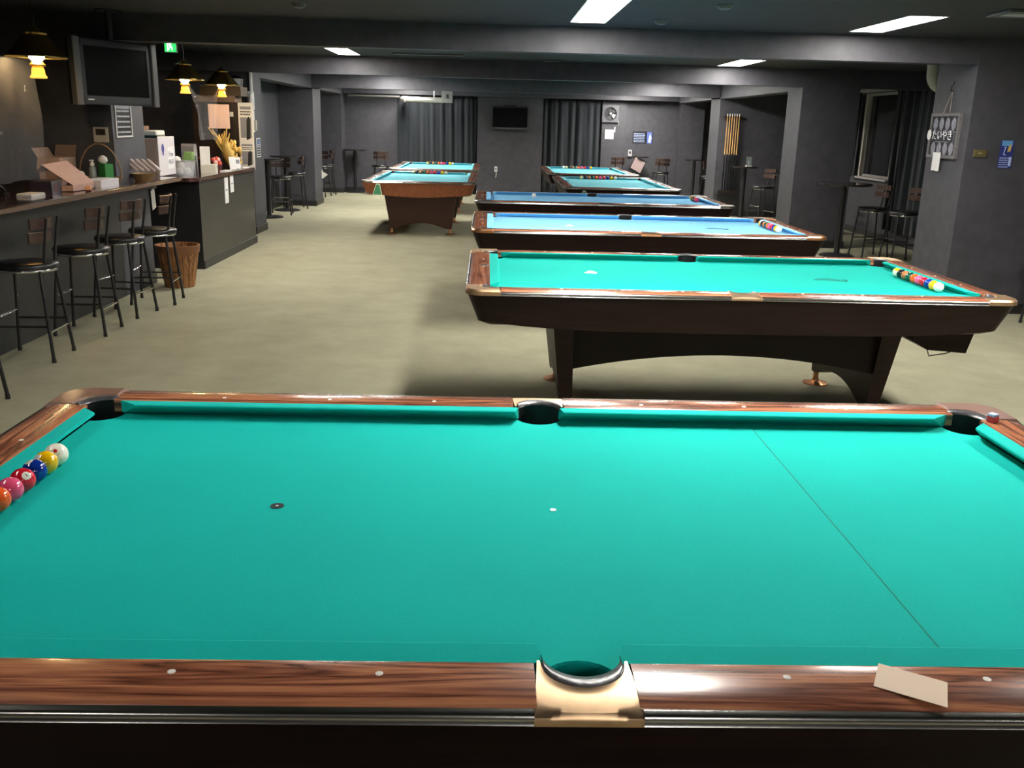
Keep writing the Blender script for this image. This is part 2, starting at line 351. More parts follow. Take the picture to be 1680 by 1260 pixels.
# ------------------------------------------------------------------ pool tables
RT, BED = 0.80, 0.765
def arc(cx, cy, r, a0, a1, n): return [(cx+r*math.cos(math.radians(a0+(a1-a0)*i/n)), cy+r*math.sin(math.radians(a0+(a1-a0)*i/n))) for i in range(n+1)]
XN, YN, XR, YR, XO, YO = 1.27, 0.635, 1.325, 0.69, 1.45, 0.815
PC = (1.300, 0.665); PS = 0.697; PR = 0.064       # corner pocket centre, side pocket y, pocket radius
def bed_mb():
    p = []
    p += [(-XR, -YR+0.1)]
    # counter-clockwise, notched at the six pockets
    p = arc(-PC[0], -PC[1], PR, 100, -10, 8) + [(-0.075, -YR)]
    p += arc(0, -PS, PR, 170, 10, 10) + [(0.075, -YR)]
    p += arc(PC[0], -PC[1], PR, 190, 80, 8)
    p += arc(PC[0], PC[1], PR, 280, 170, 8) + [(0.075, YR)]
    p += arc(0, PS, PR, 350, 190, 10) + [(-0.075, YR)]
    p += arc(-PC[0], PC[1], PR, 10, -100, 8)
    return MB().slab(p, BED-0.09, BED, 0.004)
CPROF = [(0.0, -0.034), (0.006, -0.006), (0.003, -0.0115), (0.0, 0.0), (0.0, 0.0)]
def cushion_long(x0, x1, j0, j1, side):
    """cushion between two pockets on a long rail; j = how far the jaw opens outward at the back"""
    prof = [(YN+0.044, BED), (YN+0.001, BED+0.032), (YN+0.001, BED+0.036), (YN+0.006, BED+0.038), (YR, RT-0.001), (YR, BED)]
    def sh(u, w):
        k = (u-YN)/(YR-YN); return (x0-j0*k, x1+j1*k)
    m = MB().prism(prof, 0, 0, 'x', sh)
    if side < 0: m.xf(Matrix.Diagonal((1, -1, 1, 1)))
    return m
def cushion_short(side):
    prof = [(XN+0.044, BED), (XN+0.001, BED+0.032), (XN+0.001, BED+0.036), (XN+0.006, BED+0.038), (XR, RT-0.001), (XR, BED)]
    def sh(u, w):
        k = (u-XN)/(XR-XN); return (-(YN-0.083)-0.062*k, (YN-0.083)+0.062*k)
    m = MB().prism(prof, 0, 0, 'y', sh)
    if side < 0: m.xf(Matrix.Diagonal((-1, 1, 1, 1)))
    return m
def rail_prof(i, o):
    return [(i, BED), (o-0.012, BED), (o-0.008, RT-0.012), (o-0.012, RT-0.005), (o-0.026, RT-0.001), (o-0.045, RT+0.0015), ((i+o)/2-0.01, RT+0.002), (i+0.006, RT+0.001), (i, RT-0.001)]
def rail_long(x0, x1, side):
    m = MB().prism(rail_prof(YR, YO), x0, x1, 'x')
    if side < 0: m.xf(Matrix.Diagonal((1, -1, 1, 1)))
    return m
def rail_short(side):
    m = MB().prism(rail_prof(XR, XO), -YN+0.001, YN-0.001, 'y')
    if side < 0: m.xf(Matrix.Diagonal((-1, 1, 1, 1)))
    return m
def trim_prof(o): return [(o-0.012, 0.772), (o+0.001, 0.772), (o+0.004, 0.775), (o+0.001, 0.780), (o+0.001, 0.783), (o+0.005, 0.786), (o+0.004, 0.791), (o-0.001, 0.794), (o-0.014, 0.794)]
def corner_cap_mb():
    R = 0.085; i, j = XN, YN
    out = [(i, YO+0.003)]
    prof = [(i, j)]
    poly = []
    hole = arc(PC[0], PC[1], PR+0.002, 262, -82+90, 1)
    # outline: along the inner rail faces, round the pocket, and the rounded outer corner
    a0 = math.degrees(math.asin((YN-0.0-PC[1])/(PR+0.002))); a1 = math.degrees(math.acos((XN-PC[0])/(PR+0.002)))
    h = arc(PC[0], PC[1], PR+0.002, a1, a0, 16)                  # from (XN, above) clockwise over the outside to (right, YN)
    poly = h + [(XO+0.003, YN)] + arc(XO+0.003-R, YO+0.003-R, R, 0, 90, 10) + [(XN, YO+0.003)]
    return MB().slab(poly, 0.774, RT+0.003, 0.010)
def side_cap_mb():
    r = PR+0.001; R = []; n = 36
    for i in range(n+1):
        x = -0.072+0.144*i/n; yi = PS+math.sqrt(max(0.0, r*r-x*x)) if abs(x) < r else YR
        yi = max(yi, YR); yo = YO+0.004; ring_ = [(yi, 0.774), (yi, RT+0.003)]
        for k in range(1, 8):
            y = yi+(yo-yi)*k/8; q = (y-YR)/(yo-YR); ring_.append((y, RT+0.003-0.010*q*q*q-0.002*q))
        ring_ += [(yo-0.002, RT-0.013), (yo, RT-0.018), (yo, 0.774)]
        R.append([(x*(1+0.125*(y-YR)/(YO-YR)), y, z) for y, z in ring_])
    return MB().loft(R)
def pocket_mb(a0, a1):
    """leather drop pocket: cylinder wall with a floor, higher under the castings (a0..a1 degrees) than at the bed"""
    n = 28; r = PR+0.001; bot = []; top = []; lo = []
    for i in range(n):
        t = 360*i/n; d = (t-a0) % 360; high = d < (a1-a0)
        z = RT-0.002 if high else BED-0.075; mid = math.radians((a0+a1)/2); sh = 0.0335 if high else 0.0
        top.append((r*math.cos(math.radians(t))-sh*math.cos(mid), r*math.sin(math.radians(t))-sh*math.sin(mid), z)); bot.append((0.9*r*math.cos(math.radians(t)), 0.9*r*math.sin(math.radians(t)), 0.64))
    return MB().loft([bot, top], True, False)
def liner_mb(a0, a1, sh=0.034):
    """moulded pocket lip: crescent between the casting edge and a circle shifted inward (local +x or +y outward)"""
    mid = math.radians((a0+a1)/2); ox, oy = -sh*math.cos(mid), -sh*math.sin(mid); R = []
    for (q, z, k) in ((PR+0.0022, 0.775, 0), (PR+0.0022, RT+0.0025, 0), (PR-0.001, RT+0.0052, 0.12), (PR, RT+0.002, 0.85), (PR, RT-0.004, 1.0)):
        R.append([(q*math.cos(t)+k*ox, q*math.sin(t)+k*oy, z) for t in [math.radians(a0+(a1-a0)*i/24) for i in range(25)]])
    return MB().loft(R, False, False, closed=False)
def ring(hx, hy, r, z, n=8, nx=14, ny=8):
    """rounded rectangle, counter-clockwise, with extra points along the straights; z may be a function"""
    p = []
    for (cx, cy, a) in ((hx-r, hy-r, 0), (-hx+r, hy-r, 90), (-hx+r, -hy+r, 180), (hx-r, -hy+r, 270)):
        p += arc(cx, cy, r, a, a+90, n)
        q = {0: ((hx-r, hy), (-hx+r, hy), nx), 90: ((-hx, hy-r), (-hx, -hy+r), ny), 180: ((-hx+r, -hy), (hx-r, -hy), nx), 270: ((hx, -hy+r), (hx, hy-r), ny)}[a]
        p += [(q[0][0]+(q[1][0]-q[0][0])*i/q[2], q[0][1]+(q[1][1]-q[0][1])*i/q[2]) for i in range(1, q[2])]
    return [(x, y, z(x, y) if callable(z) else z) for x, y in p]
def apron_mb():
    bx, by = 1.385, 0.748
    def zb(x, y): return 0.628-0.048*max(0, 1-abs(x/bx)**4)*(1 if abs(y) > by-0.05 else 0) - 0.055*max(0, 1-(y/by)**2)*(1 if abs(x) > bx-0.05 else 0)
    m = MB().loft([ring(1.444, 0.809, 0.08, 0.775), ring(bx, by, 0.055, zb), ring(bx-0.05, by-0.05, 0.03, lambda x, y: 0.60 + 0*x)], False, False)
    m.add([(x, y, 0.60) for x, y, z in ring(bx-0.05, by-0.05, 0.03, 0.6)], [tuple(range(len(ring(bx-0.05, by-0.05, 0.03, 0.6))))])
    return m
def end_panel_mb(side):
    pr = []
    n = 14
    for i in range(n+1):
        t = -1+2*i/n; pr.append((0.36*t, 0.085+0.085*(1-t*t)))
    pr = [(-0.455, 0.085)] + [(-0.39, 0.085)] + pr[1:-1] + [(0.39, 0.085), (0.455, 0.085), (0.535, 0.60), (-0.535, 0.60)]
    m = MB(); k = len(pr)
    xa, xb = 0.845, 0.915      # bottom: inner, outer;  top leans outward
    vs = []
    for s_, (y, z) in [(0, p) for p in pr]: vs.append((xa+(z-0.085)*0.03, y, z))
    for y, z in pr: vs.append((xb+(z-0.085)*0.12, y, z))
    m.add(vs, [(i, (i+1) % k, k+(i+1) % k, k+i) for i in range(k)] + [tuple(reversed(range(k))), tuple(range(k, 2*k))])
    if side < 0: m.xf(Matrix.Diagonal((-1, 1, 1, 1)))
    return m
def side_panel_mb(side):
    n = 20; pr = [(-0.86+1.72*i/n, 0.30+0.095*(1-(2*i/n-1)**2)) for i in range(n+1)] + [(0.86, 0.60), (-0.86, 0.60)]
    y0, y1 = (0.42, 0.46)
    m = MB(); k = len(pr)
    m.add([(x, y0, z) for x, z in pr] + [(x, y1, z) for x, z in pr], [(i, (i+1) % k, k+(i+1) % k, k+i) for i in range(k)] + [tuple(reversed(range(k))), tuple(range(k, 2*k))])
    if side < 0: m.xf(Matrix.Diagonal((1, -1, 1, 1)))
    return m
TM = {}
def tmesh(key, fn, smooth=None):
    if key not in TM: TM[key] = fn().mesh(key, smooth)
    return TM[key]
def pool_table(label, loc, rz, cl, caps, apron, wx, wy, legs=True, tray=True, plate=True):
    t = thing('pool_table', label, 'pool table', loc, rz, 'pool tables')
    P = lambda name, key, fn, m, sm=None, **k: place(name, tmesh(key, fn, sm), m, t, **k)
    P('bed', 'bed', bed_mb, cl)
    for s in (1, -1):
        P('cushion', 'cushion_a%d' % s, lambda: cushion_long(-1.187, -0.072, 0.062, 0.012, s), cl)
        P('cushion', 'cushion_b%d' % s, lambda: cushion_long(0.072, 1.187, 0.012, 0.062, s), cl)
        P('cushion', 'cushion_c%d' % s, lambda: cushion_short(s), cl)
        P('rail', 'rail_a%d' % s, lambda: rail_long(-XN, -0.077, s), wx, 40)
        P('rail', 'rail_b%d' % s, lambda: rail_long(0.077, XN, s), wx, 40)
        P('rail', 'rail_c%d' % s, lambda: rail_short(s), wy, 40)
        def tl(x0, x1):
            m = MB().prism(trim_prof(YO), x0, x1, 'x')
            return m if s > 0 else m.xf(Matrix.Diagonal((1, -1, 1, 1)))
        def ts():
            m = MB().prism(trim_prof(XO), -YN, YN, 'y')
            return m if s > 0 else m.xf(Matrix.Diagonal((-1, 1, 1, 1)))
        P('rail_trim', 'trim_a%d' % s, lambda: tl(-XN, -0.081), M_CHROME, 50)
        P('rail_trim', 'trim_b%d' % s, lambda: tl(0.081, XN), M_CHROME, 50)
        P('rail_trim', 'trim_c%d' % s, ts, M_CHROME, 50)
        P('side_cap', 'side_cap', side_cap_mb, caps, 30, rot=(0, 0, 0 if s > 0 else PI))
        P('pocket', 'pocket_s', lambda: pocket_mb(12, 168), M_LEATHER, 40, loc=(0, s*PS, 0), rot=(0, 0, 0 if s > 0 else PI))
        P('pocket_liner', 'liner_s', lambda: liner_mb(2, 178), M_LINER, 60, loc=(0, s*PS, 0), rot=(0, 0, 0 if s > 0 else PI))
        for s2 in (1, -1):
            key = 'corner_cap%d%d' % (s, s2)
            P('corner_cap', key, lambda: corner_cap_mb().xf(Matrix.Diagonal((s2, s, 1, 1))), caps, 30)
            az = math.degrees(math.atan2(s, s2))
            P('pocket', 'pocket_c', lambda: pocket_mb(-80, 80), M_LEATHER, 40, loc=(s2*PC[0], s*PC[1], 0), rot=(0, 0, math.radians(az)))
            P('pocket_liner', 'liner_c', lambda: liner_mb(-68, 68), M_LINER, 60, loc=(s2*PC[0], s*PC[1], 0), rot=(0, 0, math.radians(az)))
        sight = lambda: MB().lathe([(0.0062, 0), (0.0062, 0.0012), (0.004, 0.0018)], 14)
        for k in (-3, -2, -1, 1, 2, 3): P('sight', 'sight', sight, M_PEARL, loc=(k*0.3175, s*(YN+0.0937), RT+0.0012))
        for k in (-1, 0, 1): P('sight', 'sight', sight, M_PEARL, loc=(s*(XN+0.0937), k*0.3175, RT+0.0012))
        if legs:
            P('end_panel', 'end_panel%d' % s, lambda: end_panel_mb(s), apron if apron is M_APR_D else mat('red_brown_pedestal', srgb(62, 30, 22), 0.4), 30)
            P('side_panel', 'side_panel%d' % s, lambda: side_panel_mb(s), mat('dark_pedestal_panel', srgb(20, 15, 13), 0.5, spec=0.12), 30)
            for s2 in (1, -1):
                P('levelling_foot', 'foot', lambda: MB().lathe([(0.082, 0), (0.082, 0.006), (0.024, 0.022), (0.018, 0.04), (0.02, 0.10)], 24), M_COPPER, 40, loc=(s2*0.872, s*0.435, 0))
    P('apron', 'apron', apron_mb, apron, 30)
    P('slate_frame', 'slate_frame', lambda: MB().box(-0.90, 0.90, -0.50, 0.50, 0.56, 0.62), M_BLACK)
    if tray:
        tr = P('ball_return_tray', 'tray', lambda: MB().prism([(1.00, 0.60), (1.02, 0.52), (1.10, 0.475), (1.32, 0.46), (1.35, 0.575), (1.345, 0.62)][::-1], -0.57, -0.12, 'y'), apron)
        place('wire_handle', tmesh('handle', lambda: MB().tube([(1.13, -0.50, 0.472), (1.15, -0.50, 0.425), (1.24, -0.50, 0.44), (1.30, -0.50, 0.464)], 0.004, 6)), M_BLKMET, tr)
    if plate:
        pl = P('name_plate', 'plate', lambda: MB().bevbox(-0.028, 0.028, -0.022, 0.022, 0, 0.002, 0.001), mat('plate_metal', (0.5, 0.5, 0.48), 0.3, 1.0), loc=(-XN-0.0937+0.005, 0.055, RT+0.0015))
        place('plate_line', tmesh('plate_line', lambda: MB().box(-0.02, 0.02, 0.004, 0.010, 0.002, 0.0024).box(-0.014, 0.014, -0.010, -0.005, 0.002, 0.0024)), M_BLACK, pl)
    return t
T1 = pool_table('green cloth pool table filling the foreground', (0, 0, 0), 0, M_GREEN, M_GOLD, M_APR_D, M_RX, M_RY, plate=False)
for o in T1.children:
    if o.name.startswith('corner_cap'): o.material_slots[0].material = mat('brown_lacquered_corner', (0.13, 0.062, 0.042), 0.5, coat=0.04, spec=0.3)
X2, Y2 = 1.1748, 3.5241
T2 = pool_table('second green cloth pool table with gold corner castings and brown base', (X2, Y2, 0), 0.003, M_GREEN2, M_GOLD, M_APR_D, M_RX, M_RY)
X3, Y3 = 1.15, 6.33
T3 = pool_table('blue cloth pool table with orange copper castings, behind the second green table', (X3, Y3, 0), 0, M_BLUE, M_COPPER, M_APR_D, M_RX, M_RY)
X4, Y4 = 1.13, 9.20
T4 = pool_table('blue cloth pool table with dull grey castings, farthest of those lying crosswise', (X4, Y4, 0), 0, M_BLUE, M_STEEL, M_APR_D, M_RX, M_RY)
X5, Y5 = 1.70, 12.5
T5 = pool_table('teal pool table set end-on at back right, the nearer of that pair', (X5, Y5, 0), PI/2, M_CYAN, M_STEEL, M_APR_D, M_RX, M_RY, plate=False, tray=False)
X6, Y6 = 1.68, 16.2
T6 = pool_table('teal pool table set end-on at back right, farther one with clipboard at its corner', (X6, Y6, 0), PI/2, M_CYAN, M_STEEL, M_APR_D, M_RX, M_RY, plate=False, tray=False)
X7, Y7 = -1.17, 12.9
T7 = pool_table('teal pool table with light brown apron at back left, nearer with green triangle', (X7, Y7, 0), PI/2, M_CYAN, M_STEEL, M_APR_B, M_RX, M_RY, plate=False)
X8, Y8 = -1.17, 16.6
T8 = pool_table('teal pool table farthest at back left, directly behind the light brown one', (X8, Y8, 0), PI/2, M_CYAN, M_STEEL, M_APR_B, M_RX, M_RY, plate=False, tray=False)

# ------------------------------------------------------------------ balls and small things on the tables
BR = 0.0286
def ballmat(name, col): return mat('ball_'+name, srgb(*col), 0.08, coat=0.6)
BCOL = {'cue': ('white', ballmat('ivory', (244, 240, 224))), 1: ('yellow', ballmat('yellow', (243, 186, 12))), 2: ('blue', ballmat('blue', (14, 46, 140))),
        3: ('red', ballmat('red', (206, 24, 48))), 4: ('pink', ballmat('pink', (232, 84, 128))), 5: ('orange', ballmat('orange', (240, 92, 30))),
        6: ('green', ballmat('green', (10, 74, 50))), 7: ('tan brown', ballmat('tan', (176, 104, 60))), 8: ('black', ballmat('black', (12, 12, 14)))}
def ball9_mat():
    m = mat('ball_striped', srgb(244, 240, 222), 0.08, coat=0.6)
    nt = m.node_tree; tc = nt.nodes.new('ShaderNodeTexCoord'); sp = nt.nodes.new('ShaderNodeSeparateXYZ'); nt.links.new(tc.outputs['Object'], sp.inputs[0])
    ab = nt.nodes.new('ShaderNodeMath'); ab.operation = 'ABSOLUTE'; nt.links.new(sp.outputs[2], ab.inputs[0])
    lt = nt.nodes.new('ShaderNodeMath'); lt.operation = 'LESS_THAN'; lt.inputs[1].default_value = 0.0135; nt.links.new(ab.outputs[0], lt.inputs[0])
    mx = nt.nodes.new('ShaderNodeMix'); mx.data_type = 'RGBA'; nt.links.new(lt.outputs[0], mx.inputs[0])
    mx.inputs[6].default_value = srgb(244, 240, 222); mx.inputs[7].default_value = srgb(243, 186, 12)
    nt.links.new(mx.outputs[2], nt.nodes['Principled BSDF'].inputs['Base Color']); return m
BCOL[9] = ('yellow-striped', ball9_mat())
SPH = MB().sphere(BR, n=28, m=18).mesh('ball', 180)
def cap_mesh(r, ang, n=16):
    m = MB(); rings = []
    for a in (ang, ang*0.66, ang*0.33, 0.001): rings.append([(r*math.sin(a)*math.cos(2*PI*i/n), r*math.sin(a)*math.sin(2*PI*i/n), r*math.cos(a)) for i in range(n)])
    return m.loft(rings, False, True).mesh('number_spot', 180)
SPOT = cap_mesh(BR*1.004, 0.36); DOT = cap_mesh(BR*1.004, 0.16)
def look(d, twist=0.0):
    z = Vector(d).normalized(); x = Vector((0, 0, 1)).cross(z).normalized(); y = z.cross(x)
    return (Matrix((x, y, z)).transposed().to_4x4() @ Matrix.Rotation(twist, 4, 'Z'))
def ball(k, pos, label, group, spot=None, twist=0.0):
    o = place('billiard_ball', SPH, BCOL[k][1], None, (pos[0], pos[1], BED+BR+0.0005)); tag(o, label, 'ball', group)
    o.rotation_euler = (random.uniform(0.9, 1.6), random.uniform(-0.6, 0.6), random.uniform(0, 6)) if k == 9 else (0, 0, 0)
    if spot is not None:
        M = look(spot, twist)
        if k == 'cue':
            s = place('red_dot', DOT, mat('ball_red_dot', srgb(190, 40, 30), 0.2), o); s.matrix_local = M
        else:
            s = place('number_spot', SPOT, BCOL['cue'][1], o); s.matrix_local = M
            n = place('number', text_mesh(str(k), 0.011, 0.0001), BCOL[8][1], s); n.matrix_local = Matrix.Translation((0, 0, BR*1.0065))
    return o
def row(ks, p0, p1, where, group, spots={}):
    n = len(ks)
    for i, k in enumerate(ks):
        t = i/(n-1); p = (p0[0]+(p1[0]-p0[0])*t, p0[1]+(p1[1]-p0[1])*t)
        nm = BCOL[k][0] + (' cue' if k == 'cue' else '') + ' ball'
        ball(k, p, '%s by %s' % (nm, where), group, *(spots.get(k, (None, 0.0))))
g = 'balls lined up on the tables'
row(['cue', 1, 2, 3, 4, 5, 6, 7, 8, 9], (-1.238, 0.235), (-1.238, -0.290), 'the left cushion of the foreground green table', 'balls on the foreground table',
    {'cue': ((0.30, -0.75, 0.62), 0), 1: ((-0.45, -0.62, 0.62), 0.6), 2: ((-0.3, -0.2, 0.95), 0.4), 3: ((0.62, -0.50, 0.62), 0.3)})
row([9, 8, 7, 6, 5, 4, 3, 2, 1, 'cue'], (2.382, 3.700), (2.388, 3.158), 'the right cushion of the second green table', 'balls on the second green table', {'cue': ((0.1, -0.6, 0.7), 0)})
row([9, 8, 7, 6, 5, 4, 3, 2, 1, 'cue'], (2.360, 6.630), (2.360, 6.095), 'the right cushion of the copper-cornered blue table', 'balls on the first blue table')
row([9, 8, 7, 6, 5, 4], (2.345, 9.64), (2.345, 9.35), 'the right cushion of the grey-cornered blue table', 'balls on the second blue table')
ball('cue', (0.38, 9.43), 'lone white cue ball on the grey-cornered blue table, left of its middle', 'balls on the second blue table', (0, -0.5, 0.8))
row([9, 8, 7, 6, 5, 4, 3, 2, 1, 'cue'], (1.36, Y5+1.22), (1.92, Y5+1.22), 'the far cushion of the nearer end-on table at back right', 'balls on the back right tables')
row(['cue', 9, 8, 7, 6, 5, 4, 3, 2, 1], (1.34, Y6+1.22), (1.90, Y6+1.22), 'the far cushion of the farther end-on table at back right', 'balls on the back right tables')
row([9, 8, 7, 6, 5, 4, 3, 2, 1, 'cue'], (-1.45, Y7+1.22), (-0.90, Y7+1.22), 'the far cushion of the light brown table at back left', 'balls on the back left tables')
row([9, 8, 7, 6, 5, 4, 3, 2, 1, 'cue'], (-1.45, Y8+1.22), (-0.93, Y8+1.22), 'the far cushion of the farthest table at back left', 'balls on the back left tables')

M_INK = mat('dark_ink', (0.01, 0.012, 0.012), 0.6)
def disc(r, h, n=20): return MB().lathe([(r, 0), (r, h), (r*0.6, h)], n)
o = part('foot_spot_sticker', disc(0.0155, 0.0008), mat('dark_sticker', (0.015, 0.03, 0.03), 0.5), None, loc=(-0.635, -0.003, BED+0.0004)); tag(o, 'round black spot sticker with white centre on foreground cloth', 'sticker')
part('centre_dot', disc(0.0035, 0.0003), M_WHITE, o, loc=(0, 0, 0.0008))
o = part('centre_spot_sticker', disc(0.0075, 0.0008), M_PLWHITE, None, loc=(0, -0.003, BED+0.0004)); tag(o, 'small white spot sticker at the middle of foreground green cloth', 'sticker')
o = part('head_string_line', MB().box(-0.0011, 0.0011, -0.60, 0.62, 0, 0.0004), mat('dark_green_pencil_line', (0.0, 0.17, 0.13), 0.9), None, loc=(0.635, 0, BED+0.0003)); tag(o, 'thin dark pencil line drawn across foreground green cloth at right', 'line')
o = part('paper_tape', MB().slab([(0.445, -0.752), (0.535, -0.806), (0.566, -0.741), (0.478, -0.689)], 0, 0.0006), M_PAPERB, None, loc=(0, 0, RT+0.0028)); tag(o, 'cream paper tape stuck askew on the near rail of foreground table', 'tape')
ck = thing('chalk_cube', 'red chalk cube with pale blue top on foreground table right corner', 'chalk', (1.352, 0.615, RT+0.0035), 0.5)
part('cube', MB().bevbox(-0.0125, 0.0125, -0.0125, 0.0125, 0, 0.018, 0.0015), mat('red_chalk_wrap', srgb(206, 60, 66), 0.6), ck)
part('chalk_top', MB().bevbox(-0.0122, 0.0122, -0.0122, 0.0122, 0.018, 0.025, 0.002), mat('pale_blue_chalk', srgb(170, 190, 226), 0.8), ck)
def squiggle(name, pts, label, x, y):
    o = part(name, MB().tube([(px, py, 0.0012) for px, py in pts], 0.0014, 5), M_INK, None, loc=(x, y, BED+0.0006)); return tag(o, label, 'ball rack')
RK = [(0.0, 0.02), (-0.05, 0.05), (-0.12, 0.045), (-0.16, 0.0), (-0.10, 0.005), (-0.03, -0.005), (0.03, -0.04), (0.035, 0.0), (0.02, 0.015), (0.05, 0.01), (0.01, 0.02)]
squiggle('rack_sheet_outline', RK, 'thin dark outline of a plastic ball rack on second green table', 1.955, 3.50)
squiggle('rack_sheet_outline', RK, 'thin dark outline of a plastic ball rack on first blue table', 1.93, 6.30)
def folded(label, x, y, s=0.68):
    m = MB().prism([(-0.055*s, 0.0), (-0.012*s, 0.020*s), (0.055*s, 0.004), (0.055*s, 0.0)], -0.028*s, 0.028*s, 'y')
    o = part('folded_card', m, M_WHITE, None, loc=(x, y, BED+0.0005), rot=(0, 0, -0.25)); tag(o, label, 'card')
folded('small folded white card lying on the second green table', 0.46, 3.59); folded('small folded white card lying on the first blue table', 0.55, 6.28, 0.62)
# triangle racks hung at the aprons
def tri_mb(h, w):
    o = [(-w*0.52, 0), (w*0.52, 0.0), (w*0.30, h*0.92), (w*0.12, h), (-w*0.12, h*0.97)]
    return o
def tri(label, x, y, z, h, w):
    t = thing('triangle_rack', label, 'ball rack', (x, y, z))
    o = tri_mb(h, w); part('rim', MB().prism([(a, b) for a, b in o], -0.012, 0, 'y'), mat('cream_rack_rim', srgb(206, 210, 176), 0.5), t)
    part('panel', MB().prism([(a*0.8, h*0.5+(b-h*0.5)*0.84) for a, b in o], -0.016, -0.008, 'y'), mat('green_rack_panel', srgb(52, 122, 84), 0.6), t)
tri('green triangular rack with cream edge hung on the light brown table apron', -1.745, Y7-1.462, 0.60, 0.165, 0.135)
tri('green rack with cream edge hung on the nearer back right table apron', 1.14, Y5-1.462, 0.64, 0.12, 0.10)
cb = thing('price_clipboard', 'pinkish card clipboard propped up on farther back right table corner', 'clipboard', (2.40, Y6-1.40, RT+0.055), -0.25)
cb.rotation_euler = (math.radians(-18), math.radians(28), 0.05)
part('board', MB().bevbox(-0.11, 0.11, 0, 0.008, 0, 0.28, 0.003), M_BLACK, cb); part('card', MB().box(-0.10, 0.10, -0.002, 0, 0.03, 0.25), mat('pinkish_card', srgb(214, 186, 182), 0.7), cb)
part('clip', MB().bevbox(-0.06, 0.06, -0.012, 0.004, 0.245, 0.275, 0.003), M_BLACK, cb)

# ------------------------------------------------------------------ stools and high tables
SEATZ = 0.64
def make_stool(label):
    """backrest on local +x, sitter faces -x"""
    t = thing('bar_stool', label, 'bar stool', (0, 0, 0), 0, 'black bar stools')
    n = 24
    shape = [((0.19+0.012*math.cos(2*a))*math.cos(a), 0.185*math.sin(a)) for a in [2*PI*i/n for i in range(n)]]
    part('seat', MB().loft([[(x*0.9, y*0.9, SEATZ-0.028) for x, y in shape], [(x, y, SEATZ-0.022) for x, y in shape], [(x*1.02, y*1.02, SEATZ) for x, y in shape], [(x*0.97, y*0.97, SEATZ+0.015) for x, y in shape], [(x*0.6, y*0.6, SEATZ+0.022) for x, y in shape]]), M_SEAT, t, 60)
    part('seat_frame', MB().tube([(x*0.93, y*0.93, SEATZ-0.034) for x, y in shape], 0.009, 6, True), M_BRIGHT, t, 60)
    for sx in (1, -1):
        for sy in (1, -1):
            lp = part('leg', MB().tube([(sx*0.135, sy*0.125, SEATZ-0.03), (sx*0.185, sy*0.175, 0.012)], [0.011, 0.0125], 8), M_BLKMET, t, 60)
            part('rubber_foot', MB().lathe([(0.015, 0), (0.015, 0.014), (0.0135, 0.03)], 10, (sx*0.184, sy*0.174, 0)), M_BLACK, lp)
    def at(z): k = (SEATZ-0.03-z)/(SEATZ-0.042); return 0.135+0.05*k, 0.125+0.05*k
    x, y = at(0.20); part('footrest', MB().tube([(x, -y, 0.20), (x, y, 0.20)], 0.008, 6), M_BRIGHT, t, 60)
    x, y = at(0.30); part('footrest', MB().tube([(-x, -y, 0.30), (-x, y, 0.30)], 0.008, 6), M_BRIGHT, t, 60)
    x, y = at(0.24)
    for s in (1, -1): part('footrest', MB().tube([(-x, s*y, 0.24), (x, s*y, 0.24)], 0.008, 6), M_BLKMET, t, 60)
    for s in (1, -1): part('back_post', MB().tube([(0.15, s*0.085, SEATZ-0.03), (0.165, s*0.088, 0.74), (0.20, s*0.095, 0.95)], [0.011, 0.011, 0.010], 8), M_BLKMET, t, 60)
    for zc, x0 in ((0.915, 0.186), (0.825, 0.170)):
        m = MB(); rings = []
        for i in range(11):
            a = -1+2*i/10; yy = 0.165*a; xx = x0 + 0.0 - 0.055*a*a
            rings.append([(xx-0.018, yy, zc-0.032), (xx-0.018+0.010, yy, zc-0.034), (xx-0.006, yy, zc+0.034), (xx-0.016, yy, zc+0.036)])
        part('back_slat', m.loft(rings), M_SLAT, t, 40)
    return t
st0 = make_stool('first bar stool from the left edge, mostly cut off by the frame'); st0.location = (-3.13, 3.10, 0); st0.rotation_euler.z = 0.05
def stool(x, y, rz, label, group=None): return dup(st0, (x, y, 0), rz, label, group)
gb = 'bar stools along the bar'
st0['group'] = gb
stool(-3.255, 4.29, 0.05, 'bar stool at the bar second from the left, nearest one fully in view', gb)
stool(-3.225, 5.09, 0.03, 'bar stool third from the left at the bar counter', gb)
stool(-3.20, 5.78, -0.12, 'bar stool fourth from the left, its seat touching the next', gb)
stool(-3.13, 6.35, 0.10, 'bar stool at far end of bar, in front of wooden bucket', gb)
gh = 'bar stools at the high tables'
stool(5.03, 10.62, 0.15, 'bar stool behind the round high table, nearer its pole', gh)
stool(5.23, 10.10, 0.05, 'bar stool beside the square pillar with the chalkboard', gh)
stool(4.80, 5.95, -0.3, 'bar stool cut off by the right edge of the picture', gh)
stool(4.78, 15.0, 0.35, 'bar stool below the cue rack, left one by high table', gh)
stool(5.0, 13.9, 0.2, 'middle bar stool in front of the cue rack alcove', gh)
stool(5.15, 13.05, 0.1, 'bar stool partly hidden by the lit middle pillar at right', gh)
stool(4.55, 18.2, 2.6, 'bar stool left of the narrow far right pillar', gh)
stool(2.72, 19.75, -1.3, 'bar stool in far right corner under the white paper', gh)
stool(3.72, 19.55, -1.5, 'bar stool at right of the draped table at the back', gh)
stool(-3.78, 14.55, 1.7, 'bar stool between the two high tables in the left alcove', gh)
stool(-3.78, 15.75, 0.4, 'bar stool beyond the high tables in the left alcove', gh)
stool(-3.82, 18.62, 1.4, 'bar stool just past the second left pillar', gh)
stool(-3.82, 19.38, 0.3, 'bar stool in the far left corner recess', gh)
stool(-2.62, 19.55, -1.4, 'bar stool beside the black table at back left', gh)

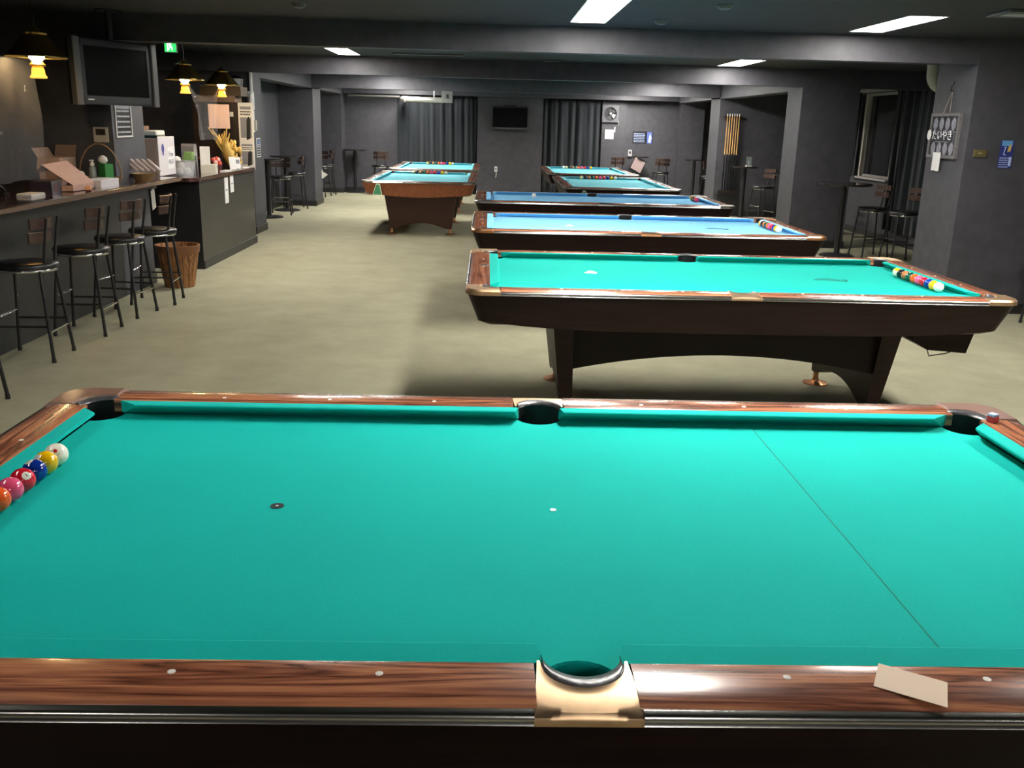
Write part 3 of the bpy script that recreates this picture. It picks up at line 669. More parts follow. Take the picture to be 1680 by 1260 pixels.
def high_table(x, y, r, label, z=0.97, base=0.23):
    t = thing('high_table', label, 'high table', (x, y, 0), 0, 'round high tables')
    part('table_top', MB().lathe([(r-0.01, z-0.028), (r, z-0.02), (r, z-0.006), (r-0.006, z)], 32), mat('dark_table_top', (0.028, 0.020, 0.018), 0.12, coat=0.5), t, 40)
    part('pole', MB().cyl(0.038, 0.02, z-0.028, 20), M_BLKMET, t, 60)
    part('base', MB().lathe([(base, 0), (base, 0.012), (base*0.9, 0.022), (0.05, 0.045)], 32), M_BLKMET, t, 40)
    return t
high_table(4.57, 10.55, 0.36, 'round black high table right of the middle pillar')
high_table(-3.86, 13.95, 0.28, 'round black high table just behind the bar end pillar')
high_table(-3.83, 15.25, 0.28, 'round black high table deeper in the left alcove')
high_table(-3.26, 20.05, 0.27, 'round black high table against the back wall at left')
high_table(4.56, 15.55, 0.24, 'small round high table under the cue rack with card stand')
high_table(4.55, 13.05, 0.22, 'small round high table half hidden by the middle right pillar')
high_table(3.25, 20.0, 0.26, 'black table under the blue poster at the back')
high_table(4.30, 18.75, 0.2, 'small round high table beside the narrow far right pillar')
cs = thing('card_stand', 'small pale card stand on the high table under the cue rack', 'card stand', (4.60, 15.45, 0.972), 0.1)
part('holder', MB().bevbox(-0.055, 0.055, -0.03, 0.03, 0, 0.015, 0.003), M_PLWHITE, cs); part('card', MB().box(-0.05, 0.05, -0.004, 0.004, 0.012, 0.175), mat('pale_grey_card', (0.28, 0.33, 0.33), 0.3), cs)
part('picture', MB().box(-0.015, 0.0, -0.006, -0.004, 0.03, 0.10), M_PLWHITE, cs)
tt = part('wall_leaflet', MB().quad((-3.498, 17.02, 0.62), (-3.40, 17.14, 0.55), (-3.498, 17.12, 0.47), (-3.498, 17.06, 0.5)).box(-3.499, -3.497, 17.0, 17.1, 0.48, 0.64), M_PLWHITE); tag(tt, 'pale leaflet sticking out low on the second left pillar', 'leaflet')

# ------------------------------------------------------------------ the bar at left
bar = thing('bar_counter', 'long bar counter with red brown top at the left', 'bar counter', (0, 0, 0))
part('counter_top', MB().slab([(-4.05, -2.5), (-3.26, -2.5), (-3.26, 7.60), (-3.49, 7.60), (-3.49, 7.38), (-4.05, 7.38)][::1] if False else [(-4.10, -2.5), (-3.26, -2.5), (-3.26, 7.60), (-3.495, 7.60), (-3.495, 6.59), (-4.10, 6.59)], 0.985, 1.025, 0.008), M_COUNTER, bar)
part('top_edge_trim', MB().box(-3.262, -3.250, -2.5, 7.60, 0.990, 1.018), mat('worn_edge_band', (0.16, 0.10, 0.075), 0.25, coat=0.5), bar)
part('front_panel', MB().box(-3.54, -3.50, -2.5, 6.595, 0, 0.985), M_BARFRONT, bar)
part('top_rail', MB().box(-3.50, -3.42, -2.5, 7.37, 0.93, 0.985), M_BARFRONT, bar)
box = thing('service_counter', 'dark service counter unit with flat panel front beyond the bar', 'counter', (0, 0, 0))
part('body', MB().box(-3.86, -3.275, 8.25, 10.62, 0, 0.945), M_BOXFRONT, box)
part('end_panel', MB().box(-3.862, -3.272, 8.242, 8.25, 0, 0.945), M_BLACK, box)
part('counter_top', MB().slab([(-3.88, 8.10), (-3.33, 8.10), (-3.255, 8.22), (-3.255, 10.64), (-3.88, 10.64)], 0.945, 0.985, 0.006), M_COUNTER, box)
part('plinth', MB().box(-3.86, -3.262, 8.25, 10.63, 0, 0.09), M_BASE, box)
bk = thing('back_counter', 'dark back counter carrying the water box, between bar and service unit', 'counter', (0, 0, 0))
part('body', MB().box(-4.25, -3.89, 7.38, 8.09, 0, 0.99), M_BLACK, bk); part('top', MB().bevbox(-4.3, -3.50, 7.38, 8.09, 0.99, 1.022, 0.004), M_COUNTER, bk)
part('side_panel', MB().box(-3.89, -3.85, 7.40, 8.09, 0, 0.99), M_BARFRONT, bk)
pap = part('leaning_sheet', MB().box(-0.002, 0.002, -0.05, 0.05, 0, 0.20), M_PLWHITE, None, loc=(-3.49, 7.46, 0.72)); tag(pap, 'white sheet hung under the bar end', 'paper'); pap.rotation_euler = (0.25, 0.05, 0)

bk = thing('wooden_bucket', 'brown wooden stave bucket on the floor at bar end', 'bucket', (-3.19, 7.16, 0))
nst = 18
for i in range(nst):
    a0, a1 = 2*PI*i/nst+0.012, 2*PI*(i+1)/nst-0.012; m = MB()
    rings = []
    for z, r in ((0, 0.140), (0.20, 0.172), (0.405, 0.205)):
        rings.append([(r*math.cos(a0), r*math.sin(a0), z), (r*math.cos(a1), r*math.sin(a1), z), ((r-0.016)*math.cos(a1), (r-0.016)*math.sin(a1), z), ((r-0.016)*math.cos(a0), (r-0.016)*math.sin(a0), z)])
    part('stave', m.loft(rings), wood('bucket_wood', (srgb(78, 46, 22), srgb(124, 80, 42), srgb(160, 112, 62)), 2, rough=0.6, coat=0, scale=9), bk)
part('hoop', MB().loft([[(r*math.cos(2*PI*i/36), r*math.sin(2*PI*i/36), z) for i in range(36)] for r, z in ((0.2015, 0.335), (0.2095, 0.41), (0.196, 0.41), (0.188, 0.335))], False, False), mat('bucket_band', srgb(112, 74, 40), 0.6), bk, 40)
part('base_board', MB().cyl(0.126, 0.01, 0.03, 24), mat('bucket_band', srgb(112, 74, 40), 0.6), bk)

# wall_left column: menu, thermostat, television
def on_px(y0, z0, w, h): pass
def lines(m, w, h, rows, x0, y_top, dy, th, seed):
    rnd = random.Random(seed)
    for i in range(rows):
        y = y_top-i*dy; x = x0
        while x < x0+w-0.01:
            l = rnd.uniform(0.08, 0.22)*w; l = min(l, x0+w-x); m.box(x, x+l, y-th/2, y+th/2, 0.0006, 0.001); x += l+0.03*w
    return m
def sheet(name, label, cat, right, upv, origin, w, h, m, th=0.002):
    o = part(name, MB().box(-w/2, w/2, -h/2, h/2, 0, th), m); o.matrix_world = basis(right, upv, origin); tag(o, label, cat); return o
mn = sheet('menu_poster', 'dark menu poster in white frame on the bar pillar', 'poster', (0, 1, 0), (0, 0, 1), (-3.498, 6.86, 1.575), 0.36, 0.30, M_BLACK)
part('frame', MB().box(-0.19, -0.175, -0.16, 0.16, 0, 0.008).box(0.175, 0.19, -0.16, 0.16, 0, 0.008).box(-0.175, 0.175, -0.16, -0.145, 0, 0.008).box(-0.175, 0.175, 0.150, 0.16, 0, 0.008), M_PLWHITE, mn)
part('heading_panel', MB().box(-0.165, 0.165, 0.09, 0.147, 0.002, 0.0025), mat('grey_print', (0.25, 0.26, 0.30), 0.5), mn)
part('print_lines', lines(MB(), 0.30, 0.2, 5, -0.15, 0.07, 0.046, 0.014, 3).xf(Matrix.Translation((0, 0, 0.0018))), mat('pale_print', (0.45, 0.45, 0.46), 0.6), mn)
th = thing('wall_thermostat', 'beige wall thermostat panel with dark screen beside the bar pillar', 'thermostat', (-3.60, 6.596, 1.44))
part('case', MB().bevbox(-0.065, 0.065, -0.018, 0, -0.065, 0.065, 0.004), M_BEIGE, th); part('screen', MB().box(-0.042, 0.042, -0.0195, -0.018, -0.005, 0.048), mat('brown_lcd', (0.035, 0.028, 0.02), 0.2), th)
tv = thing('television', 'old wall television with silver side speakers above the bar', 'television', (-3.33, 6.33, 1.95))
Rv = Vector((0.40, 0.80, 0)).normalized(); tv.rotation_euler = (0, 0, math.atan2(Rv.y, Rv.x))
# local x along the screen, local -y towards the room
part('cabinet', MB().bevbox(-0.43, 0.43, -0.02, 0.07, -0.26, 0.26, 0.01), mat('charcoal_tv_case', (0.008, 0.008, 0.009), 0.5), tv)
part('bezel', MB().box(-0.36, 0.36, -0.026, -0.02, 0.20, 0.24).box(-0.36, 0.36, -0.026, -0.02, -0.25, -0.19).box(-0.37, -0.33, -0.026, -0.02, -0.19, 0.20).box(0.33, 0.37, -0.026, -0.02, -0.19, 0.20), mat('charcoal_bezel', (0.012, 0.012, 0.013), 0.5), tv)
part('screen', MB().box(-0.33, 0.33, -0.023, -0.0205, -0.19, 0.20), mat('dark_tv_glass', (0.004, 0.0045, 0.0045), 0.25, spec=0.15), tv)
for s in (-1, 1): part('speaker_bar', MB().bevbox(s*0.405-0.032, s*0.405+0.032, -0.04, 0.03, -0.265, 0.265, 0.008), mat('silver_speaker', (0.11, 0.108, 0.105), 0.5, 0.2), tv)
part('badge', MB().box(-0.325, -0.265, -0.028, -0.026, -0.225, -0.215), M_PLWHITE, tv)
part('ceiling_bracket', MB().cyl(0.03, 0.26, 0.5, 12, (0, 0.03)).bevbox(-0.1, 0.1, -0.02, 0.08, 0.488, 0.50, 0.003), M_BLACK, tv)

# pendant lamps
def pendant(x, y, label, first=None):
    if first: return dup(first, (x, y, 0), 0.0, label)
    t = thing('pendant_lamp', label, 'pendant lamp', (x, y, 0), 0, 'brass oil-style pendant lamps')
    n = 8; zt, zr = 2.135, 1.985
    for i in range(n):
        a0, a1 = 2*PI*i/n, 2*PI*(i+1)/n; m = MB(); R = 0.205; r = 0.075
        P = lambda a, q, z: (q*math.cos(a), q*math.sin(a), z)
        m.loft([[P(a0, R, zr), P(a1, R, zr), P(a1, R-0.004, zr), P(a0, R-0.004, zr)], [P(a0, r, zt), P(a1, r, zt), P(a1, r-0.004, zt), P(a0, r-0.004, zt)]])
        part('shade_panel', m, M_SHADE, t)
    part('shade_rim', MB().tube([(0.206*math.cos(2*PI*i/8), 0.206*math.sin(2*PI*i/8), zr) for i in range(8)], 0.006, 6, True), M_SHADE, t, 60)
    part('shade_crown', MB().lathe([(0.08, zt-0.005), (0.085, zt+0.005), (0.05, zt+0.012), (0.03, zt+0.03), (0.018, zt+0.05)], 16), M_SHADE, t, 40)
    part('chain', MB().tube([(0.0, 0, zt+0.05), (0.006, 0, zt+0.12), (-0.006, 0, zt+0.2), (0, 0, ZC)], 0.004, 6), M_BLKMET, t)
    part('glass_chimney', MB().lathe([(0.028, 1.955), (0.046, 1.975), (0.05, 2.005), (0.03, 2.05)], 16), M_GLOW, t, 60)
    part('burner', MB().lathe([(0.036, 1.915), (0.052, 1.925), (0.054, 1.935), (0.034, 1.955)], 16), mat('amber_burner_brass', (0.9, 0.5, 0.12), 0.25, 1.0), t, 40)
    part('oil_font', MB().lathe([(0.052, 1.845), (0.056, 1.855), (0.044, 1.87), (0.042, 1.90), (0.036, 1.915)], 16), M_AMBER, t, 50)
    return t
pl = pendant(-3.30, 4.86, 'brass oil-style pendant lamp nearest, at the left edge')
pendant(-3.40, 8.40, 'brass oil-style pendant lamp in the middle of the three', pl)
pendant(-3.40, 9.80, 'brass oil-style pendant lamp farthest, beside the hanging plastic sheet', pl)

# clear plastic sheets
def drape(label, A, B, ztop, zbot, seed, sag=0.0, pinch=0.0):
    rnd = random.Random(seed); nu, nv = 44, 26; ph = [rnd.uniform(0, 6) for _ in range(6)]; vs = []
    A, B = Vector(A), Vector(B); d = B-A; nrm = Vector((d.y, -d.x)).normalized()
    for j in range(nv+1):
        v = j/nv
        for i in range(nu+1):
            u = i/nu; uu = 0.5+(u-0.5)*(1-pinch*v)
            w = 0.026*(math.sin(9*u+ph[0])+0.6*math.sin(21*u+ph[1]+2*v)+0.35*math.sin(43*u+ph[2]))*(0.3+v) + 0.01*math.sin(7*v+5*u+ph[3])
            zt_ = ztop-sag*4*u*(1-u); p = A+d*uu+nrm*w
            vs.append((p.x, p.y, zt_+(zbot-zt_)*v))
    fs = [(j*(nu+1)+i, j*(nu+1)+i+1, (j+1)*(nu+1)+i+1, (j+1)*(nu+1)+i) for j in range(nv) for i in range(nu)]
    o = part('plastic_sheet', MB().add(vs, fs), M_SHEET, None, 180); tag(o, label, 'plastic sheet', 'clear plastic sheets at the bar'); return o
drape('clear plastic sheet hanging at the left edge under the nearest lamp', (-3.50, 3.6), (-3.52, 5.28), 2.0, 1.135, 5, 0.02)
drape('clear plastic sheet slung between the two far lamps', (-3.40, 8.55), (-3.42, 9.72), 1.93, 1.36, 8, 0.10, 0.35)

# things on the bar
CT = 1.0255
def carton(label, pos, rz, w, d, h, m, flaps=True, lid=None):
    t = thing('open_carton', label, 'cardboard box', pos, rz, 'cardboard boxes on the bar')
    part('wall', MB().box(-w/2, w/2, -d/2, -d/2+0.004, 0, h), m, t); part('wall', MB().box(-w/2, w/2, d/2-0.004, d/2, 0, h), m, t)
    part('wall', MB().box(-w/2, -w/2+0.004, -d/2+0.004, d/2-0.004, 0, h), m, t); part('wall', MB().box(w/2-0.004, w/2, -d/2+0.004, d/2-0.004, 0, h), m, t)
    part('bottom', MB().box(-w/2, w/2, -d/2, d/2, 0, 0.004), m, t)
    return t
b1 = carton('large tan carton standing open on bar, behind the pink-tinted one', (-3.905, 6.36, CT), 0.03, 0.18, 0.34, 0.22, M_CARD)
part('flap', MB().box(-0.09, 0.09, -0.002, 0.002, 0, 0.11), M_CARD2, b1, loc=(0, 0.17, 0.22), rot=(-0.45, 0, 0))
part('flap', MB().box(-0.002, 0.002, -0.17, 0.15, 0, 0.09), M_CARD, b1, loc=(-0.09, 0, 0.22), rot=(0, -0.5, 0))
part('flap', MB().box(-0.09, 0.09, -0.002, 0.002, -0.10, 0), M_CARD, b1, loc=(0, -0.172, 0.22), rot=(-0.45, 0, 0))
M_PINK = mat('pinkish_cardboard', (0.52, 0.33, 0.27), 0.8, noise=0.06, scale=20)
b2 = carton('pinkish carton with its big lid flap slanting up and back on the bar', (-3.51, 5.66, CT), 0.0, 0.22, 0.40, 0.05, M_PINK)
part('lid_flap', MB().loft([[(0.11, -0.20, 0.05), (0.11, 0.20, 0.05), (0.108, 0.20, 0.054), (0.108, -0.20, 0.054)], [(-0.07, -0.30, 0.205), (-0.10, 0.22, 0.215), (-0.103, 0.22, 0.218), (-0.073, -0.30, 0.208)]]), M_PINK, b2)
part('flap', MB().loft([[(-0.07, -0.30, 0.205), (-0.066, -0.30, 0.205), (-0.10, 0.22, 0.215), (-0.104, 0.22, 0.215)], [(-0.13, -0.28, 0.15), (-0.126, -0.28, 0.15), (-0.16, 0.20, 0.16), (-0.164, 0.20, 0.16)]]), M_CARD, b2)
wb = thing('white_box', 'flat white box at the bar edge in front of the cartons', 'box', (-3.44, 6.085, CT), 0.0)
part('body', MB().bevbox(-0.08, 0.08, -0.19, 0.19, 0, 0.05, 0.003), mat('white_carton', (0.70, 0.66, 0.68), 0.6), wb); part('lid', MB().bevbox(-0.082, 0.082, -0.192, 0.192, 0.045, 0.064, 0.003), mat('white_carton', (0.70, 0.66, 0.68), 0.6), wb)
wb = thing('paper_stack', 'stack of white papers and packets behind the flat white box', 'papers', (-3.66, 6.08, CT), 0.05)
for i, (dx, dy, a) in enumerate([(0, 0, 0), (0.01, 0.02, 0.2), (-0.01, -0.01, -0.15), (0.015, 0.0, 0.4)]): part('packet', MB().bevbox(-0.07, 0.07, -0.10, 0.10, 0, 0.028, 0.003), M_PLWHITE if i % 2 else mat('grey_packet', (0.30, 0.28, 0.33), 0.6), wb, loc=(dx, dy, 0.03*i), rot=(0, 0, a))
ev = part('white_envelope', MB().bevbox(-0.06, 0.06, -0.11, 0.11, 0, 0.022, 0.008), M_WHITE, None, 40, loc=(-3.52, 5.02, CT)); tag(ev, 'crumpled white envelope lying on the bar at left', 'envelope')
og = thing('sauce_box', 'tiny pale orange box at the bar edge', 'box', (-3.31, 5.52, CT), 0.3)
part('body', MB().bevbox(-0.02, 0.02, -0.035, 0.035, 0, 0.045, 0.003), mat('pale_orange_card', srgb(226, 160, 120), 0.6), og); part('label_band', MB().box(-0.021, 0.021, -0.036, 0.036, 0, 0.016), mat('dark_band', srgb(80, 30, 30), 0.6), og)
dk = thing('flap_shade_block', 'dark purple block standing in for shade under the slanting flap', 'box', (-3.50, 5.22, CT), 0.1)  # dark block added where only shade lies under the carton flap
part('body', MB().bevbox(-0.08, 0.08, -0.11, 0.11, 0, 0.10, 0.003), mat('dark_purple_shade', (0.020, 0.014, 0.024), 0.35), dk); part('maroon_panel', MB().box(0.0805, 0.0815, -0.06, 0.02, 0.02, 0.08), mat('maroon_tint', (0.08, 0.015, 0.015), 0.4), dk)
hd = thing('black_headset', 'black rounded headset lying left of the white envelope', 'headset', (-3.72, 4.95, CT))
part('band', MB().tube([(0, 0.09*math.cos(a), 0.012+0.055*math.sin(a)) for a in [PI*i/14 for i in range(15)]], 0.010, 8), M_BLACK, hd, 60)
for s in (-1, 1): part('ear_cup', MB().lathe([(0.034, 0), (0.036, 0.012), (0.022, 0.022)], 16), M_BLACK, hd, 40, loc=(0, s*0.085, 0))
sn = thing('chrome_tap', 'small chrome tap fixed on the bar at left edge', 'tap', (-3.62, 4.52, CT))
part('stem', MB().tube([(0, 0, 0), (0, 0, 0.12)], [0.009, 0.007], 10), M_BRIGHT, sn, 60); part('spout', MB().tube([(0, 0, 0.05), (0.02, 0.06, 0.03), (0.03, 0.11, 0.015)], 0.006, 8), M_BRIGHT, sn, 60); part('tip', MB().sphere(0.011, (0.03, 0.115, 0.014), 10, 8), M_BRIGHT, sn, 180)
# big handled basket with green box and pump bottle
bs = thing('handled_basket', 'wicker basket with a tall hoop handle on the bar', 'basket', (-3.575, 6.44, CT), 0.0)
part('bowl', MB().lathe([(0.14, 0), (0.178, 0.06), (0.184, 0.06), (0.146, 0.0)], 24, cap0=True, cap1=False).xf(Matrix.Diagonal((1, 0.72, 1, 1))), M_WICKER, bs, 40)
part('handle', MB().tube([(0.182*math.cos(PI*i/20), 0, 0.055+0.285*math.sin(PI*i/20)) for i in range(21)], 0.0065, 6), M_WICKER, bs, 60)
gx = part('green_box', MB().bevbox(-0.04, 0.04, -0.055, 0.055, -0.095, 0.07, 0.004), M_GREENP, None, loc=(-3.53, 6.45, CT+0.10), rot=(0, 0, 0.9)); tag(gx, 'green packet in the hoop-handled basket behind the pump bottle', 'packet')
pb = thing('pump_bottle', 'clear pump bottle with a white top in front of green packet', 'bottle', (-3.63, 6.41, CT+0.004))
part('bottle', MB().lathe([(0.028, 0), (0.03, 0.01), (0.03, 0.13), (0.014, 0.15)], 16), mat('grey_clear_bottle', (0.25, 0.30, 0.30), 0.15, coat=0.5), pb, 40)
part('pump', MB().lathe([(0.018, 0.15), (0.018, 0.175), (0.007, 0.178), (0.007, 0.19)], 12).bevbox(-0.022, 0.014, -0.009, 0.009, 0.188, 0.20, 0.002), M_PLWHITE, pb, 40)
tb = part('tissue_bag', MB().lathe([(0.02, 0), (0.04, 0.02), (0.037, 0.05), (0.012, 0.07)], 10), M_PLWHITE, None, 60, loc=(-3.55, 6.45, CT+0.171)); tag(tb, 'crumpled white bag on top of the green packet', 'bag')
# cutlery basket
wk = thing('wrapped_towel_basket', 'shallow wicker basket of wrapped hand towels on bar end', 'basket', (-3.40, 6.98, CT))
part('bowl', MB().lathe([(0.075, 0), (0.105, 0.06), (0.11, 0.065), (0.098, 0.06), (0.07, 0.01)], 20, cap0=True, cap1=True), M_WICKER, wk, 40)
for i in range(5):
    tw = part('wrapped_towel', MB().tube([(-0.085, 0, 0), (-0.07, 0, 0), (0.06, 0, 0.0), (0.075, 0, 0)], [0.008, 0.0155, 0.0155, 0.008], 10), mat('pink_wrapped_towel', (0.62, 0.52, 0.53), 0.35), None, 60, loc=(-3.49+0.048*i, 6.95+0.012*i, CT+0.135), rot=(0.0, 0.75, 0.15))
    tag(tw, ['leftmost', 'second', 'middle', 'fourth', 'rightmost'][i] + ' rolled wrapped towel in the shallow wicker basket', 'towel', 'wrapped towels in the basket')
# water box with sign
wd = thing('cool_box', 'beige cool box with white front bearing a free wi-fi sign', 'cool box', (-3.50, 7.72, CT-0.002), 0)
part('body', MB().bevbox(-0.50, -0.008, 0, 0.50, 0.0, 0.37, 0.01), mat('beige_box_side', (0.40, 0.31, 0.27), 0.6), wd)
part('front_door', MB().bevbox(-0.008, 0.004, 0.0, 0.50, 0.0, 0.385, 0.004), mat('white_box_front', (0.66, 0.62, 0.64), 0.4), wd)
part('lid', MB().bevbox(-0.32, 0.0, 0.02, 0.26, 0.37, 0.395, 0.006), mat('dark_green_lid', (0.008, 0.035, 0.03), 0.4), wd)
sg = part('wifi_sign', MB().box(0.004, 0.006, 0.26, 0.46, 0.06, 0.28), M_WHITE, wd)
for s, z in (('Free', 0.205), ('Wi-Fi', 0.125)):
    tx = place('sign_lettering', text_mesh(s, 0.075), mat('navy_ink', srgb(40, 40, 90), 0.5), sg); tx.matrix_local = basis((0, 1, 0), (0, 0, 1), (0.0065, 0.36, z))
part('blue_emblem', MB().prism([(0.13+0.038*math.cos(a)*(1 if math.sin(a) > -0.2 else 0.6), 0.255+0.06*math.sin(a)) for a in [2*PI*i/16 for i in range(16)]], 0.004, 0.006, 'x'), mat('indigo_print', srgb(66, 62, 140), 0.5), wd)
tp = part('paper_packet', MB().bevbox(-0.07, 0.07, -0.13, 0.13, 0, 0.045, 0.01), mat('white_packet', (0.72, 0.72, 0.68), 0.6), None, 40, loc=(-3.62, 7.98, CT+0.396)); tag(tp, 'white paper packet on top of the cool box', 'packet')
tp = part('paper_roll', MB().tube([(0, -0.12, 0.025), (0, 0.10, 0.025)], [0.025, 0.018], 12), M_PLWHITE, None, 60, loc=(-3.90, 7.86, CT+0.371), rot=(0, 0, 0.5)); tag(tp, 'pale paper roll lying across the cool box top', 'paper')
cx = carton('brown carton behind the cool box', (-4.05, 8.52, 1.3), 0.1, 0.28, 0.40, 0.20, M_CARD2)
sf = thing('kitchen_shelf', 'dark shelf unit behind the cool box carrying a brown carton', 'shelf', (-4.16, 8.45, 0), 0)
part('body', MB().box(-0.2, 0.13, -0.18, 0.35, 0.99 if False else 0, 1.285), M_BLACK, sf); part('top_board', MB().box(-0.22, 0.26, -0.19, 0.4, 1.285, 1.299), M_BLACK, sf)

# things on the service counter
ST = 0.986
cl = thing('clear_tub', 'round clear tub of white packets on the service counter corner', 'tub', (-3.50, 8.42, ST))
part('tub', MB().lathe([(0.115, 0), (0.15, 0.16), (0.153, 0.165), (0.146, 0.16), (0.112, 0.004)], 24, cap0=True, cap1=True), M_CLEAR, cl, 40)
part('rim', MB().tube([(0.152*math.cos(2*PI*i/28), 0.152*math.sin(2*PI*i/28), 0.165) for i in range(28)], 0.004, 6, True), M_STEEL, cl, 60)
rnd = random.Random(4)
for i, (dx, dy, z, lab) in enumerate([(-0.02, -0.06, 0.01, 'lowest left'), (0.03, 0.05, 0.01, 'lowest right'), (-0.03, 0.03, 0.07, 'middle'), (-0.04, -0.05, 0.13, 'topmost')]):
    o = part('white_packet', MB().lathe([(0.03, 0), (0.055, 0.02), (0.05, 0.06), (0.02, 0.075)], 9), mat('white_packet', (0.72, 0.72, 0.68), 0.6), None, 60, loc=(-3.50+dx, 8.42+dy, ST+0.006+z)); tag(o, lab + ' crumpled white packet in the clear tub', 'packet', 'packets in the clear tub')
gr = part('green_pouch', MB().add([(-0.06, 0.0, 0), (0.06, 0.02, 0), (0.07, 0.12, 0.01), (-0.05, 0.13, 0), (-0.04, 0.02, 0.12), (0.05, 0.03, 0.10), (0.06, 0.12, 0.12), (-0.04, 0.11, 0.09)], [(0,3,2,1),(4,5,6,7),(0,1,5,4),(1,2,6,5),(2,3,7,6),(3,0,4,7)]), mat('leaf_green_pouch', srgb(96, 128, 66), 0.6), None, loc=(-3.43, 8.40, ST+0.168)); gr.scale = (0.8, 0.8, 0.75); tag(gr, 'leaf green pouch sticking out of the clear tub', 'pouch')
gp = part('green_cup', MB().lathe([(0.03, 0), (0.045, 0.09), (0.048, 0.095)], 16), mat('mint_green_plastic', srgb(120, 170, 120), 0.5), None, 40, loc=(-3.72, 8.62, ST)); tag(gp, 'mint green cup behind the clear tub', 'cup'); gp.location.z = ST+0.0
dm = thing('grey_plastic_stand', 'grey translucent plastic stand with open arch behind the tub', 'stand', (-3.56, 8.90, ST))
part('arch', MB().prism([(-0.075, 0), (-0.055, 0.30), (-0.035, 0.33), (0.045, 0.33), (0.06, 0.30), (0.085, 0.0), (0.055, 0.0), (0.015, 0.20), (-0.015, 0.20), (-0.045, 0.0)], -0.07, 0.07, 'x'), mat('smoky_plastic', (0.16, 0.16, 0.17), 0.15, coat=0.4), dm)
ob = thing('clay_ornament', 'orange brown carved clay ornament between stand and white sign', 'ornament', (-3.50, 9.25, ST))
part('body', MB().lathe([(0.05, 0), (0.055, 0.05), (0.035, 0.09), (0.05, 0.13), (0.075, 0.16), (0.05, 0.18), (0.045, 0.26), (0.03, 0.29)], 8), mat('orange_clay', srgb(190, 110, 64), 0.7, noise=0.15, scale=25), ob, 30)
for s in (-1, 1): part('arm', MB().bevbox(-0.02, 0.02, s*0.05-0.03, s*0.05+0.03, 0.14, 0.18, 0.006), mat('orange_clay', srgb(190, 110, 64), 0.7), ob)
ws = part('white_sign_card', MB().bevbox(-0.055, 0.055, -0.003, 0.003, 0, 0.21, 0.002), M_WHITE, None, loc=(-3.42, 9.02, ST+0.09), rot=(math.radians(-8), 0, 0.25)); tag(ws, 'blank white sign card propped on a small white carton', 'sign')
wc = thing('small_white_carton', 'small white carton with dark mark under the white sign', 'box', (-3.40, 9.10, ST), 0.15)
part('body', MB().bevbox(-0.09, 0.08, -0.08, 0.10, 0, 0.10, 0.003), mat('offwhite_carton', (0.64, 0.62, 0.52), 0.6), wc); part('mark', MB().box(0.0805, 0.0815, 0.02, 0.05, 0.055, 0.085), M_INK, wc)
fl = thing('red_flowers', 'small pot of red artificial flowers on service counter', 'flowers', (-3.46, 9.62, ST))
part('pot', MB().lathe([(0.05, 0), (0.062, 0.07)], 14), mat('maroon_pot', srgb(80, 30, 34), 0.5), fl, 40)
rnd = random.Random(9)
for i in range(9):
    a = rnd.uniform(0, 2*PI); r = rnd.uniform(0, 0.06); part('bloom', MB().sphere(rnd.uniform(0.022, 0.032), n=8, m=6), mat('coral_bloom' if i % 3 else 'pale_bloom', srgb(222, 90, 76) if i % 3 else srgb(240, 190, 180), 0.7), fl, 180, loc=(r*math.cos(a), r*math.sin(a), 0.085+rnd.uniform(0, 0.06)))
for i, (y, w, h, lb) in enumerate([(9.88, 0.11, 0.155, 'taller white card standing right of the red flowers'), (10.18, 0.09, 0.14, 'printed white card standing below the dried sheaf')]):
    o = part('counter_card', MB().prism([(-w/2, 0), (w/2, 0), (w/2, h), (-w/2, h)], -0.003, 0.003, 'x'), M_WHITE, None, loc=(-3.335, y-0.06*i, ST+0.003), rot=(0, -0.12, -0.5)); tag(o, lb, 'card', 'cards on the service counter')
    if i: part('print', MB().box(0.0034, 0.0040, -w*0.35, w*0.35, h*0.45, h*0.8), mat('grey_print', (0.25, 0.26, 0.30), 0.5), o)
for i, (x, y) in enumerate([(-3.34, 9.55), (-3.33, 10.35)]):
    o = part('leaflet', MB().slab([(-0.04, -0.10), (0.03, -0.11), (0.05, 0.10), (-0.03, 0.11)], 0, 0.012), M_WHITE, None, loc=(x, y, ST)); tag(o, ['stack of white leaflets lying before the red flowers', 'stack of white leaflets at the far end of service counter'][i], 'leaflets')
# dried sheaf: golden stems fanned upward and bunched paper-like blooms
sh = thing('dried_wheat_sheaf', 'tall pale golden dried sheaf standing at end of service counter', 'dried flowers', (-3.46, 10.22, ST+0.002))
rnd = random.Random(21); M_ST = mat('pale_golden_straw', srgb(226, 190, 104), 0.8, noise=0.2, scale=60)
part('bundle', MB().tube([(0.02, 0.03, 0.028), (0, -0.09, 0.18), (-0.02, -0.20, 0.34)], [0.045, 0.07, 0.05], 9), M_ST, sh, 60)
for i in range(26):
    a = rnd.uniform(-0.8, 0.8); b = rnd.uniform(-0.9, 0.5); L = rnd.uniform(0.07, 0.20); t0 = rnd.uniform(0.45, 1.0)
    x0, y0, z0 = -0.02*t0+0.05*a, 0.03-0.23*t0+0.06*b, 0.34*t0
    part('stem', MB().tube([(x0, y0, z0), (x0+a*L*0.45, y0+b*L*0.5, z0+L*0.55), (x0+a*L*0.75, y0+b*L*0.9, z0+L)], [0.012, 0.013, 0.003], 6), M_ST, sh, 60)
for i in range(44):
    y = rnd.uniform(-0.05, 0.27); z = rnd.uniform(0.03, 0.33-0.5*max(0, y-0.02)); d = [rnd.uniform(-1, 1) for _ in range(3)]
    part('dried_head', MB().tube([(0, 0, 0), (0.03*d[0], 0.03*d[1], 0.025+0.01*d[2]), (0.055*d[0], 0.055*d[1], 0.03+0.03*d[2])], [0.018, 0.020, 0.004], 7), M_ST, sh, 60, loc=(rnd.uniform(-0.05, 0.07), y, z))
